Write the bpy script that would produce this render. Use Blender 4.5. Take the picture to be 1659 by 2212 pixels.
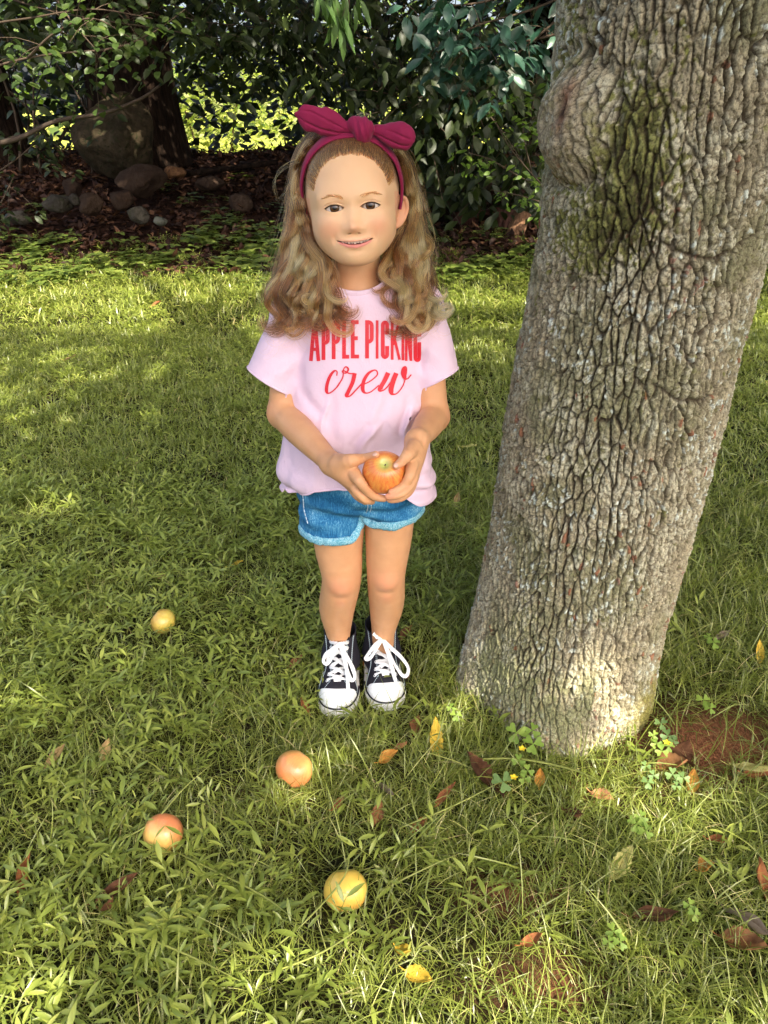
import bpy, math, random
import numpy as np
from mathutils import Vector, Matrix
from mathutils.bvhtree import BVHTree
random.seed(7)
RNG = np.random.RandomState(7)
S = bpy.context.scene
for _o in list(bpy.data.objects):
    bpy.data.objects.remove(_o)
C = S.collection
# ---------------------------------------------------------------- camera
CAM_H, PITCH, FV = 1.13, math.radians(29.0), 1598.0
cam_d = bpy.data.cameras.new('camera'); cam = bpy.data.objects.new('camera', cam_d); C.objects.link(cam)
cam.location = (0, 0, CAM_H); cam.rotation_euler = (math.pi/2 - PITCH, 0, 0)
cam_d.sensor_fit = 'VERTICAL'; cam_d.sensor_height = 36.0; cam_d.lens = 36.0*2167.0/3000.0
cam_d.clip_start = 0.02; cam_d.clip_end = 400
S.camera = cam
# ---------------------------------------------------------------- daylight
SUN_EL, SUN_AZ = math.radians(50), math.radians(150)       # azimuth from +Y towards +X: behind the camera, to its right
w = bpy.data.worlds.new('World'); S.world = w; w.use_nodes = True
nt = w.node_tree; nt.nodes.clear()
sky = nt.nodes.new('ShaderNodeTexSky'); sky.sky_type = 'NISHITA'; sky.sun_disc = False
sky.sun_elevation = SUN_EL; sky.sun_rotation = SUN_AZ; sky.air_density = 0.8; sky.dust_density = 7.0; sky.ozone_density = 0.2
bg = nt.nodes.new('ShaderNodeBackground'); bg.inputs[1].default_value = 0.15
wo = nt.nodes.new('ShaderNodeOutputWorld')
nt.links.new(sky.outputs[0], bg.inputs[0]); nt.links.new(bg.outputs[0], wo.inputs[0])
SUN_DIR = Vector((math.sin(SUN_AZ)*math.cos(SUN_EL), math.cos(SUN_AZ)*math.cos(SUN_EL), math.sin(SUN_EL)))  # towards the sun
sl = bpy.data.lights.new('sun', 'SUN'); sl.energy = 2.9; sl.angle = math.radians(0.53); sl.color = (1.0, 0.92, 0.74)
so = bpy.data.objects.new('sun', sl); C.objects.link(so); so.rotation_euler = SUN_DIR.to_track_quat('Z', 'Y').to_euler(); so.location = (0, 0, 12)
S.view_settings.view_transform = 'Standard'; S.view_settings.look = 'None'
S.view_settings.exposure = 1.93; S.view_settings.gamma = 1.0; S.view_settings.use_curve_mapping = False
S.render.engine = 'CYCLES'
S.cycles.max_bounces = 8; S.cycles.diffuse_bounces = 4; S.cycles.glossy_bounces = 3; S.cycles.transmission_bounces = 4
S.cycles.transparent_max_bounces = 8; S.cycles.sample_clamp_indirect = 6.0; S.cycles.caustics_reflective = False; S.cycles.caustics_refractive = False
S.cycles.use_denoising = True
# ---------------------------------------------------------------- tools: measuring
CP, SP = math.cos(PITCH), math.sin(PITCH)
def P(u, v, Y):
    "world point seen at (u, v) of the measuring sheet (1659 x 2212) at distance Y"
    a, b = (u-829.5)/FV, (v-1106.0)/FV
    z = Y/(CP - b*SP)
    return np.array([a*z, Y, CAM_H - z*(SP + b*CP)])
def GP(u, v, h=0.0):
    a, b = (u-829.5)/FV, (v-1106.0)/FV
    z = (CAM_H-h)/(SP + b*CP)
    return np.array([a*z, z*(CP - b*SP), h])
def A(*x): return np.array(x, dtype=np.float64)
# ---------------------------------------------------------------- tools: noise
def _hash(ix, iy, iz, seed):
    n = (ix.astype(np.int64)*374761393 + iy.astype(np.int64)*668265263 + iz.astype(np.int64)*2147483647 + seed*1274126177) & 0xffffffff
    n = ((n ^ (n >> 13))*1274126177) & 0xffffffff
    n = ((n ^ (n >> 16))*2246822519) & 0xffffffff
    return ((n ^ (n >> 15)) & 0xffffff)/float(0xffffff)
def vnoise(p, seed=0):
    "smooth value noise, -1..1"
    i = np.floor(p).astype(np.int64); f = p - i; f = f*f*(3-2*f)
    r = 0
    for dx in (0, 1):
        wx = f[:, 0] if dx else 1-f[:, 0]
        for dy in (0, 1):
            wy = f[:, 1] if dy else 1-f[:, 1]
            for dz in (0, 1):
                wz = f[:, 2] if dz else 1-f[:, 2]
                r = r + wx*wy*wz*_hash(i[:, 0]+dx, i[:, 1]+dy, i[:, 2]+dz, seed)
    return r*2-1
def fbm(p, octaves=4, seed=0, gain=0.5):
    r, a, s = 0, 1.0, 0.0
    for o in range(octaves):
        r = r + a*vnoise(p*(2.03**o) + 17.3*o, seed+o); s += a; a *= gain
    return r/s
# ---------------------------------------------------------------- tools: distance fields
def nrm(v): return v/np.linalg.norm(v)
def ell(p, c, r, R=None):
    q = p - np.asarray(c)
    if R is not None: q = q @ R
    q = q/np.asarray(r, dtype=np.float64); w = q/np.asarray(r)
    a = np.sqrt(np.einsum('ij,ij->i', q, q)); b = np.sqrt(np.einsum('ij,ij->i', w, w)) + 1e-9
    return a*(a-1)/b
def rc(p, a, b, ra, rb):
    a = np.asarray(a); b = np.asarray(b); ba = b-a; l2 = max(ba @ ba, 1e-12)
    q = p - a; s = q @ ba; t = np.clip(s/l2, 0, 1)
    return np.sqrt(np.maximum(np.einsum('ij,ij->i', q, q) - 2*t*s + t*t*l2, 0)) - (ra + (rb-ra)*t)
def smin(a, b, k):
    h = np.maximum(k - np.abs(a-b), 0)/k
    return np.minimum(a, b) - h*h*k*0.25
def smax(a, b, k): return -smin(-a, -b, k)
def chain(p, pts, rad, k=0.004):
    "smooth limb through the points: a dense run of round cones"
    m = len(pts); n = max(2, (m-1)*4+1) if m > 2 else 2
    q = spline(pts, n) if m > 2 else np.asarray(pts, float)
    r = spline(np.stack([rad, rad, rad], 1), n)[:, 0] if m > 2 else rad
    c = (p.min(0)+p.max(0))/2; R_ = np.sqrt(((p-c)**2).sum(1).max()) if len(p) < 60000 else 9.0
    ds = [float(rc(c[None], q[i], q[i+1], r[i], r[i+1])[0]) for i in range(n-1)]; ub = min(ds) + R_; d = None
    for i in range(n-1):
        if ds[i] - R_ > ub: continue
        e = rc(p, q[i], q[i+1], r[i], r[i+1]); d = e if d is None else np.minimum(d, e)
    return d
def rotm(ax, deg): return np.array(Matrix.Rotation(math.radians(deg), 3, ax))
def snets(f, lo, hi, h, B=8, slack=1.15, newton=True):
    import time; _t0 = time.time(); r = _snets(f, lo, hi, h, B, slack, newton); print('snets', len(r[0]), round(time.time()-_t0, 1)); return r
def _snets(f, lo, hi, h, B, slack, newton):
    lo = np.asarray(lo, float); hi = np.asarray(hi, float)
    nb = np.ceil((hi-lo)/(h*B)).astype(int); n = nb*B+1
    ib = np.stack(np.meshgrid(*[np.arange(k) for k in nb], indexing='ij'), -1).reshape(-1, 3)
    dc = f(lo + (ib+0.5)*B*h)
    base = np.where(dc < 0, -1.0, 1.0).astype(np.float32).reshape(nb)
    D = np.repeat(np.repeat(np.repeat(base, B, 0), B, 1), B, 2)
    D = np.pad(D, ((0, 1), (0, 1), (0, 1)), mode='edge')
    act = ib[np.abs(dc) < B*h*0.87*slack]
    loc = np.stack(np.meshgrid(*[np.arange(B+1)]*3, indexing='ij'), -1).reshape(-1, 3)
    order = np.lexsort(((act[:, 2] % 4), act[:, 1] % 4, act[:, 0] % 4, act[:, 2]//4, act[:, 1]//4, act[:, 0]//4)); act = act[order]
    for s in range(0, len(act), 24):
        g = (act[s:s+24, None, :]*B + loc[None]).reshape(-1, 3)
        D[g[:, 0], g[:, 1], g[:, 2]] = f(lo + g*h)
    I = D < 0
    c = np.zeros(n-1, np.uint8)
    for dx in (0, 1):
        for dy in (0, 1):
            for dz in (0, 1):
                c += I[dx:n[0]-1+dx, dy:n[1]-1+dy, dz:n[2]-1+dz]
    mixed = (c > 0) & (c < 8)
    idx = np.argwhere(mixed)
    if len(idx) == 0: return np.zeros((0, 3)), np.zeros((0, 4), int)
    co = [(x, y, z) for x in (0, 1) for y in (0, 1) for z in (0, 1)]
    val = np.stack([D[idx[:, 0]+a, idx[:, 1]+b, idx[:, 2]+cc] for a, b, cc in co], 1)
    acc = np.zeros((len(idx), 3)); cnt = np.zeros(len(idx))
    for i in range(8):
        for j in range(i+1, 8):
            if sum(abs(co[i][k]-co[j][k]) for k in range(3)) != 1: continue
            a, b = val[:, i], val[:, j]; m = (a < 0) != (b < 0)
            t = np.where(m, a/np.where(m, a-b, 1), 0)
            acc += m[:, None]*(np.array(co[i]) + t[:, None]*(np.array(co[j])-np.array(co[i]))); cnt += m
    V = lo + (idx + acc/cnt[:, None])*h
    vid = -np.ones(n-1, np.int64); vid[idx[:, 0], idx[:, 1], idx[:, 2]] = np.arange(len(idx))
    F = []
    for ax in range(3):
        s0 = [slice(None)]*3; s1 = [slice(None)]*3; s0[ax] = slice(0, -1); s1[ax] = slice(1, None)
        ch = I[tuple(s0)] != I[tuple(s1)]
        e = np.argwhere(ch); b1, b2 = (ax+1) % 3, (ax+2) % 3
        e = e[(e[:, b1] >= 1) & (e[:, b2] >= 1) & (e[:, b1] < n[b1]-1) & (e[:, b2] < n[b2]-1)]
        q = []
        for o1, o2 in ((1, 1), (0, 1), (0, 0), (1, 0)):
            g = e.copy(); g[:, b1] -= o1; g[:, b2] -= o2
            q.append(vid[g[:, 0], g[:, 1], g[:, 2]])
        q = np.stack(q, 1)
        ins = I[e[:, 0], e[:, 1], e[:, 2]]
        q[~ins] = q[~ins][:, ::-1]
        F.append(q)
    F = np.concatenate(F)
    F = F[(F >= 0).all(1)]
    if newton:
        e = h*0.5; key = np.floor(V/(h*20)).astype(int); od = np.lexsort((key[:, 2], key[:, 1], key[:, 0]))
        def fc(W):
            r = np.empty(len(W))
            for s in range(0, len(W), 12000): r[od[s:s+12000]] = f(W[od[s:s+12000]])
            return r
        d0 = fc(V)
        g = np.stack([(fc(V+np.eye(3)[k]*e) - d0)/e for k in range(3)], 1)
        gl = (g*g).sum(1) + 1e-6
        st = -g*(d0/gl)[:, None]; ln = np.linalg.norm(st, axis=1); st *= np.minimum(1, h*0.6/np.maximum(ln, 1e-9))[:, None]
        V = V + st
    return V, F
def tri(F):
    return F if F.shape[1] == 3 else np.concatenate([F[:, [0, 1, 2]], F[:, [0, 2, 3]]])
def clip(V, F, s):
    "keep the side s < 0 of a mesh, cutting its triangles cleanly"
    T = tri(F); V = list([V]); base = V[0]; n = len(base)
    s = s + (np.abs(s) < 1e-7)*2e-7
    inn = s[T] < 0; c = inn.sum(1)
    out = [T[c == 3]]
    newV, key = [], {}
    def cut(a, b):
        k = (a, b) if a < b else (b, a)
        if k not in key:
            t = s[a]/(s[a]-s[b]); key[k] = n + len(newV); newV.append(base[a] + t*(base[b]-base[a]))
        return key[k]
    extra = []
    for t, m in zip(T[(c == 1) | (c == 2)].tolist(), inn[(c == 1) | (c == 2)].tolist()):
        if sum(m) == 1:
            i = m.index(True); a, b, d = t[i], t[(i+1) % 3], t[(i+2) % 3]
            extra.append((a, cut(a, b), cut(a, d)))
        else:
            i = m.index(False); a, b, d = t[i], t[(i+1) % 3], t[(i+2) % 3]
            x, y = cut(a, b), cut(a, d)
            extra.append((x, b, d)); extra.append((x, d, y))
    if extra: out.append(np.array(extra))
    T = np.concatenate(out); VV = np.concatenate([base, np.array(newV)]) if newV else base
    used, inv = np.unique(T, return_inverse=True)
    return VV[used], inv.reshape(-1, 3)
# ---------------------------------------------------------------- tools: objects
def mesh_np(name, V, F, smooth=True, colors=None):
    me = bpy.data.meshes.new(name)
    V = np.asarray(V, np.float32); Fs = F if isinstance(F, (list, tuple)) else [F]
    Fs = [np.asarray(f, np.int32) for f in Fs if len(f)]
    me.vertices.add(len(V)); me.vertices.foreach_set('co', V.ravel())
    nl = sum(f.size for f in Fs); nf = sum(len(f) for f in Fs)
    me.loops.add(nl); me.polygons.add(nf)
    me.loops.foreach_set('vertex_index', np.concatenate([f.ravel() for f in Fs]))
    ls = []; o = 0
    for f in Fs:
        ls.append(o + np.arange(len(f))*f.shape[1]); o += f.size
    me.polygons.foreach_set('loop_start', np.concatenate(ls).astype(np.int32))
    me.update(calc_edges=True); me.validate(verbose=False)
    if smooth: me.polygons.foreach_set('use_smooth', np.ones(len(me.polygons), bool))
    if colors is not None:
        for k, c in colors.items():
            c = np.asarray(c, np.float32)
            if c.ndim == 1:
                at = me.attributes.new(k, 'FLOAT', 'POINT'); at.data.foreach_set('value', c)
            else:
                at = me.attributes.new(k, 'FLOAT_COLOR', 'POINT')
                at.data.foreach_set('color', np.concatenate([c, np.ones((len(c), 1), np.float32)], 1).ravel())
    return me
def put(name, me, m=None, parent=None):
    o = bpy.data.objects.new(name, me); C.objects.link(o)
    if m is not None:
        me.materials.clear() if hasattr(me, 'materials') else None
        me.materials.append(m)
    if parent is not None:
        o.parent = parent
        o.matrix_parent_inverse = WORLD.get(parent.name, Matrix()).inverted()
        WORLD[o.name] = Matrix()
    return o
WORLD = {}
def thing(name, loc, label, cat, group=None, rot=(0, 0, 0)):
    o = bpy.data.objects.new(name, None); C.objects.link(o); o.empty_display_size = 0.05
    o.location = loc; o.rotation_euler = rot; WORLD[o.name] = o.matrix_basis.copy()
    return tag(o, label, cat, group)
def tag(o, label=None, cat=None, group=None, kind=None):
    if label: o['label'] = label
    if cat: o['category'] = cat
    if group: o['group'] = group
    if kind: o['kind'] = kind
    return o
def tube(pts, rad, n=6, cap=True, flat=None):
    "tube through pts; flat=(normal list, factor) squashes it into a ribbon"
    pts = np.asarray(pts, float); m = len(pts); rad = np.asarray(rad, float); rad = np.interp(np.linspace(0, 1, m), np.linspace(0, 1, len(rad)), rad) if rad.ndim else np.full(m, float(rad))
    T = np.gradient(pts, axis=0); T /= np.linalg.norm(T, axis=1)[:, None] + 1e-12
    N = np.zeros((m, 3)); a = A(0, 0, 1) if abs(T[0][2]) < 0.9 else A(1, 0, 0)
    if flat is not None:
        N = np.asarray(flat[0], float); N = N - (N*T).sum(1)[:, None]*T; N /= np.linalg.norm(N, axis=1)[:, None] + 1e-12
    else:
        x = np.cross(T[0], a); x /= np.linalg.norm(x); N[0] = x
        for i in range(1, m):
            x = N[i-1] - (N[i-1] @ T[i])*T[i]; N[i] = x/(np.linalg.norm(x)+1e-12)
    Bn = np.cross(T, N); fl = 1.0 if flat is None else flat[1]
    th = np.arange(n)/n*2*math.pi
    V = (pts[:, None] + rad[:, None, None]*(np.cos(th)[None, :, None]*N[:, None]*fl + np.sin(th)[None, :, None]*Bn[:, None])).reshape(-1, 3)
    i = np.arange(m-1)[:, None]*n; j = np.arange(n)[None]; k = (j+1) % n
    F = np.stack([i+j, i+k, i+n+k, i+n+j], -1).reshape(-1, 4)
    if cap:
        V = np.concatenate([V, pts[:1], pts[-1:]]); a, b = m*n, m*n+1
        jj = np.arange(n); kk = (jj+1) % n
        F = np.concatenate([F, np.stack([jj*0+a, jj*0+a, kk, jj], 1), np.stack([jj*0+b, jj*0+b, (m-1)*n+jj, (m-1)*n+kk], 1)])
        T3 = [F[:(m-1)*n], np.concatenate([np.stack([jj*0+a, kk, jj], 1), np.stack([jj*0+b, (m-1)*n+jj, (m-1)*n+kk], 1)])]
        return V, T3
    return V, [F]
def spline(pts, n):
    pts = np.asarray(pts, float); m = len(pts)
    Q = np.concatenate([[2*pts[0]-pts[1]], pts, [2*pts[-1]-pts[-2]]])
    t = np.linspace(0, m-1-1e-6, n); i = t.astype(int); f = (t-i)[:, None]
    a, b, c, d = Q[i], Q[i+1], Q[i+2], Q[i+3]
    return 0.5*((2*b) + (c-a)*f + (2*a-5*b+4*c-d)*f*f + (3*b-a-3*c+d)*f**3)
def join(parts):
    "[(V, F or [F..])] -> V, [F...]"
    Vs, Fs, o = [], {}, 0
    for V, F in parts:
        for f in (F if isinstance(F, (list, tuple)) else [F]):
            if len(f): Fs.setdefault(f.shape[1], []).append(np.asarray(f)+o)
        Vs.append(V); o += len(V)
    return np.concatenate(Vs), [np.concatenate(v) for v in Fs.values()]
# ---------------------------------------------------------------- tools: materials
def mat(name, base=(0.5, 0.5, 0.5), rough=0.6, **kw):
    m = bpy.data.materials.new(name); m.use_nodes = True
    b = m.node_tree.nodes['Principled BSDF']
    b.inputs['Base Color'].default_value = (*base, 1); b.inputs['Roughness'].default_value = rough
    b.inputs['Specular IOR Level'].default_value = kw.pop('spec', 0.4)
    for k, v in kw.items(): b.inputs[k.replace('_', ' ')].default_value = v
    return m
class NT:
    def __init__(s, m): s.m = m; s.t = m.node_tree; s.b = s.t.nodes.get('Principled BSDF')
    def n(s, kind, **kw):
        x = s.t.nodes.new('ShaderNode'+kind)
        for k, v in kw.items(): setattr(x, k, v)
        return x
    def l(s, a, b): s.t.links.new(a, b)
    def coord(s, kind='Object'):
        return s.n('TexCoord').outputs[kind]
    def scaled(s, co, sc):
        x = s.n('Mapping'); s.l(co, x.inputs['Vector']); x.inputs['Scale'].default_value = sc; return x.outputs[0]
    def noise(s, co, scale, detail=4, rough=0.55, out='Fac'):
        x = s.n('TexNoise'); x.inputs['Scale'].default_value = scale; x.inputs['Detail'].default_value = detail; x.inputs['Roughness'].default_value = rough
        if co is not None: s.l(co, x.inputs['Vector'])
        return x.outputs[out]
    def ramp(s, fac, stops):
        x = s.n('ValToRGB'); s.l(fac, x.inputs[0]); e = x.color_ramp.elements
        while len(e) < len(stops): e.new(0.5)
        for el, (p, c) in zip(e, stops): el.position = p; el.color = (*c, 1) if len(c) == 3 else c
        return x.outputs[0]
    def mix(s, fac, a, b, kind='MIX'):
        x = s.n('Mix', data_type='RGBA', blend_type=kind)
        for v, i in ((fac, 0), (a, 6), (b, 7)):
            if isinstance(v, (int, float)): x.inputs[i].default_value = v
            elif isinstance(v, tuple): x.inputs[i].default_value = (*v, 1)
            else: s.l(v, x.inputs[i])
        return x.outputs[2]
    def math(s, op, a, b=0.0, clamp=False):
        x = s.n('Math', operation=op, use_clamp=clamp)
        for v, i in ((a, 0), (b, 1)):
            if isinstance(v, (int, float)): x.inputs[i].default_value = v
            else: s.l(v, x.inputs[i])
        return x.outputs[0]
    def attr(s, name, out='Fac'):
        x = s.n('Attribute', attribute_name=name); return x.outputs[out]
    def bump(s, h, strength, dist=0.001, normal=None):
        x = s.n('Bump'); x.inputs['Strength'].default_value = strength; x.inputs['Distance'].default_value = dist; s.l(h, x.inputs['Height'])
        if normal is not None: s.l(normal, x.inputs['Normal'])
        return x.outputs[0]
    def set(s, k, v):
        if isinstance(v, (int, float)): s.b.inputs[k].default_value = v
        elif isinstance(v, tuple): s.b.inputs[k].default_value = (*v, 1)
        else: s.l(v, s.b.inputs[k])
# ================================================================= ground
def terr(x, y):
    x = np.asarray(x, float); y = np.asarray(y, float)
    h = np.interp(y + .35*np.sin(x*.7), [-60, 5.8, 7.2, 8.3, 10.0, 12.0, 16.0, 60, 200], [0, 0, .25, .45, .60, .50, .0, -.1, -.1])
    return h + .010*np.sin(x*2.1+y*1.3)*np.clip(y-2, 0, 1) + .05*np.sin(x*1.3+2)*np.clip((y-6.5)/2, 0, 1)
def axis_pts(segs): return np.concatenate([np.linspace(a, b, n, endpoint=False) for a, b, n in segs])
gx = axis_pts([(-120, -12, 12), (-12, -3, 30), (-3, 4, 120), (4, 14, 30), (14, 121, 12)]); gy = axis_pts([(-60, -2, 12), (-2, .3, 20), (.3, 9, 170), (9, 20, 40), (20, 160, 20)])
X_, Y_ = np.meshgrid(gx, gy, indexing='ij'); P3 = np.stack([X_.ravel(), Y_.ravel(), 0*X_.ravel()], 1)
P3[:, 2] = terr(P3[:, 0], P3[:, 1]) + .007*fbm(P3*A(7, 7, 1), 3, 40) - .004
def grid_faces(n, m):
    i = np.arange(n-1)[:, None]*m; j = np.arange(m-1)[None]; return np.stack([i+j, i+m+j, i+m+j+1, i+j+1], -1).reshape(-1, 4)
wood = np.clip((P3[:, 1]-5.9-.35*vnoise(P3*A(1.3, 1.3, 1), 3))/.35, 0, 1)*np.clip((14-P3[:, 1])/2, 0, 1)
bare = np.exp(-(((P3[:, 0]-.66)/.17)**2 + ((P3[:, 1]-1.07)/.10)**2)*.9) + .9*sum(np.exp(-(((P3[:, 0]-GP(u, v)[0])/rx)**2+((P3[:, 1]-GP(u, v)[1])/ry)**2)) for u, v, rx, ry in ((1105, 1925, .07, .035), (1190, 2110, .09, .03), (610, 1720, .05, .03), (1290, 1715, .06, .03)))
m = mat('soil', (.06, .04, .02), .95, spec=.1); t = NT(m); co = t.coord()
n1 = t.noise(co, 55, 8, .7); n2 = t.noise(co, 7, 3); n3 = t.noise(t.scaled(co, (3, 1, 1)), 130, 4, .7)
lawn = t.mix(t.ramp(n2, [(.40, (0, 0, 0)), (.62, (1, 1, 1))]), t.ramp(n1, [(.35, (.010, .012, .004)), (.6, (.026, .030, .009)), (.75, (.055, .050, .020))]), t.ramp(n1, [(.35, (.014, .010, .005)), (.6, (.040, .026, .013)), (.75, (.12, .075, .035))]))
litter = t.mix(t.ramp(n3, [(.42, (0, 0, 0)), (.58, (1, 1, 1))]), t.ramp(n1, [(.38, (.010, .006, .004)), (.6, (.035, .016, .009))]), t.ramp(n1, [(.35, (.018, .008, .005)), (.62, (.050, .021, .012)), (.75, (.10, .048, .026))]))
field = t.ramp(t.noise(co, 3, 6), [(.35, (.22, .26, .03)), (.6, (.38, .38, .07))])
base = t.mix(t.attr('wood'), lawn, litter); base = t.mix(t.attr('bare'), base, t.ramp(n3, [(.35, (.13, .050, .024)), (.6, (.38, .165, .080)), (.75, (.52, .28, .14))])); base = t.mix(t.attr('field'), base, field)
t.set('Base Color', base); t.l(t.bump(n1, .9, .02, t.bump(n3, .6, .008)), t.b.inputs['Normal'])
ground = put('ground', mesh_np('ground', P3, grid_faces(len(gx), len(gy)), colors={'wood': wood, 'bare': bare, 'field': np.clip((P3[:, 1]-13.5)/1.5, 0, 1)}), m); tag(ground, kind='structure')
# ================================================================= leaves and blades
def leafmat(name, cols, rough=.5, trans=.30, spec=.4, obj=.5):
    m = bpy.data.materials.new(name); m.use_nodes = True; t = NT(m); b = t.b
    oi = t.n('ObjectInfo'); r = t.attr('rnd'); k = t.math('ADD', t.math('MULTIPLY', r, 1-obj), t.math('MULTIPLY', oi.outputs['Random'], obj))
    c = t.ramp(k, cols); c = t.mix(t.math('MULTIPLY', t.noise(t.coord(), 60, 3), .35), c, (.5*cols[0][1][0], .5*cols[0][1][1], .5*cols[0][1][2]))
    t.set('Base Color', c); b.inputs['Roughness'].default_value = rough; b.inputs['Specular IOR Level'].default_value = spec
    tr = t.n('BsdfTranslucent'); mx = t.n('MixShader'); mx.inputs[0].default_value = trans
    cc = t.mix(.5, c, (.55, .60, .06), 'MULTIPLY'); cc2 = t.mix(1.0, cc, (1.7, 1.9, 1.2), 'MULTIPLY'); t.l(cc2, tr.inputs[0])
    t.l(b.outputs[0], mx.inputs[1]); t.l(tr.outputs[0], mx.inputs[2]); t.l(mx.outputs[0], t.t.nodes['Material Output'].inputs[0]); return m
GRASSM = leafmat('grass_blade', [(.0, (.120, .145, .020)), (.35, (.180, .225, .036)), (.7, (.320, .360, .072)), (.88, (.56, .54, .19)), (1.0, (.56, .42, .22))], .34, .26, .6, .25)
GRASSD = leafmat('shade_toned_grass', [(.0, (.040, .045, .010)), (.5, (.095, .105, .018)), (.85, (.17, .165, .035)), (1.0, (.26, .17, .085))], .6, .2, .2, .35)  # under-layer in a darker colour that stands for shade between the blades
STILTM = leafmat('stiltgrass_leaf', [(.0, (.170, .215, .036)), (.4, (.215, .275, .044)), (.8, (.370, .420, .085)), (1.0, (.58, .56, .14))], .34, .28, .6, .4)
def blade(base, az, lean, L, w, seg=4, bend=1.0, tw=0.0):
    "grass blade as a creased ribbon"
    d = A(math.cos(az), math.sin(az), 0); s = A(-math.sin(az), math.cos(az), 0); c = np.array(base, float); a = lean; pts = [c.copy()]; st = L/seg
    for k in range(seg):
        a = min(a + bend/seg, 2.3); c = c + (d*math.sin(a) + A(0, 0, 1)*math.cos(a))*st; pts.append(c.copy())
    V = []
    for k, p_ in enumerate(pts):
        f = k/seg; ww = w*(1-f**2.2)*.5 if k < seg else 0
        ss = s*math.cos(tw*f)+A(0, 0, 1)*math.sin(tw*f)
        V += [p_-ss*ww, p_+ss*ww]
    V = np.array(V[:-1]); F4 = [[2*k, 2*k+1, 2*k+3, 2*k+2] for k in range(seg-1)]; F3 = [[2*seg-2, 2*seg-1, 2*seg]]
    return V, np.array(F4), np.array(F3)
def lanceleaf(base, d, up, L, w, droop=.4, fold=.18, seg=4, prof=None):
    d = nrm(d); s = nrm(np.cross(d, up)); n_ = np.cross(s, d); V = []; c = np.array(base, float); st = L/seg; a = 0
    prof = prof or [.10, .80, 1.0, .68, 0]
    for k in range(seg+1):
        f = k/seg; dd = d*math.cos(a) - n_*math.sin(a); nn = n_*math.cos(a)+d*math.sin(a)
        ww = w*.5*np.interp(f*4, range(5), prof); V += [c - s*ww + nn*ww*fold*2, c.copy(), c + s*ww + nn*ww*fold*2]; c = c + dd*st; a += droop/seg
    F = []
    for k in range(seg):
        b = 3*k; F += [[b, b+1, b+4, b+3], [b+1, b+2, b+5, b+4]]
    return np.array(V), np.array(F)
def merge(items):
    "[(V, [F..], rnd)] -> mesh arrays"
    Vs, F3, F4, R, o = [], [], [], [], 0
    for V, Fs, r in items:
        Vs.append(V); R.append(np.full(len(V), r)); 
        for f in Fs: (F4 if f.shape[1] == 4 else F3).append(f+o)
        o += len(V)
    Fl = []
    if F4: Fl.append(np.concatenate(F4))
    if F3: Fl.append(np.concatenate(F3))
    return np.concatenate(Vs), Fl, np.concatenate(R)
def merged_mesh(name, items, mats):
    V, F, R = merge(items); me = mesh_np(name, V, F, smooth=False, colors={'rnd': R}); me.materials.append(mats); return me
rg = np.random.RandomState(11)
def tuft(n, rad, L0, L1, w0, w1, lean=1.0, seg=4):
    it = []
    for _ in range(n):
        a = rg.rand()*6.28; r = rad*math.sqrt(rg.rand()); az = a + rg.randn()*1.0
        L = L0+(L1-L0)*rg.rand()**1.5; V, F4, F3 = blade((r*math.cos(a), r*math.sin(a), -.004), az, abs(rg.randn())*.35*lean, L, w0+(w1-w0)*rg.rand(), seg, .5+1.5*rg.rand()*lean, rg.randn()*.8)
        it.append((V, [F4, F3], np.clip(.45+.25*rg.randn(), 0, 1)))
    return it
def sprig(n, rad, H):
    "stiltgrass: thin stems with alternating lance leaves"
    it = []
    for _ in range(n):
        a = rg.rand()*6.28; r = rad*math.sqrt(rg.rand()); b = A(r*math.cos(a), r*math.sin(a), 0); az = rg.rand()*6.28; ln = .25+.6*rg.rand(); h = H*(.55+.6*rg.rand())
        ax_ = A(math.cos(az)*math.sin(ln), math.sin(az)*math.sin(ln), math.cos(ln)); pts = spline([b, b+ax_*h*.5+A(0, 0, .004), b+ax_*h+A(math.cos(az), math.sin(az), 0)*h*.12], 5)
        V, F = tube(pts, [.0007, .0005], 3, cap=False); it.append((V, F, .4)); k = 3+rg.randint(0, 3); tone = np.clip(.5+.25*rg.randn(), 0, 1)
        for j in range(k):
            f = .35+.65*(j+1)/k; p_ = pts[min(4, int(f*4))]*(1-(f*4) % 1) + pts[min(4, int(f*4)+1)]*((f*4) % 1) if f < 1 else pts[-1]
            aa = az + (math.pi*.5 if j % 2 else -math.pi*.5) + rg.randn()*.5 if j < k-1 else az+rg.randn()*.3
            dv = A(math.cos(aa)*.9, math.sin(aa)*.9, .25+.35*rg.rand()); L = .015+.017*rg.rand(); V, F = lanceleaf(p_, dv, A(0, 0, 1), L, L*(.17+.09*rg.rand()), .3+.5*rg.rand(), .15)
            it.append((V, [F], tone))
    return it
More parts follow.
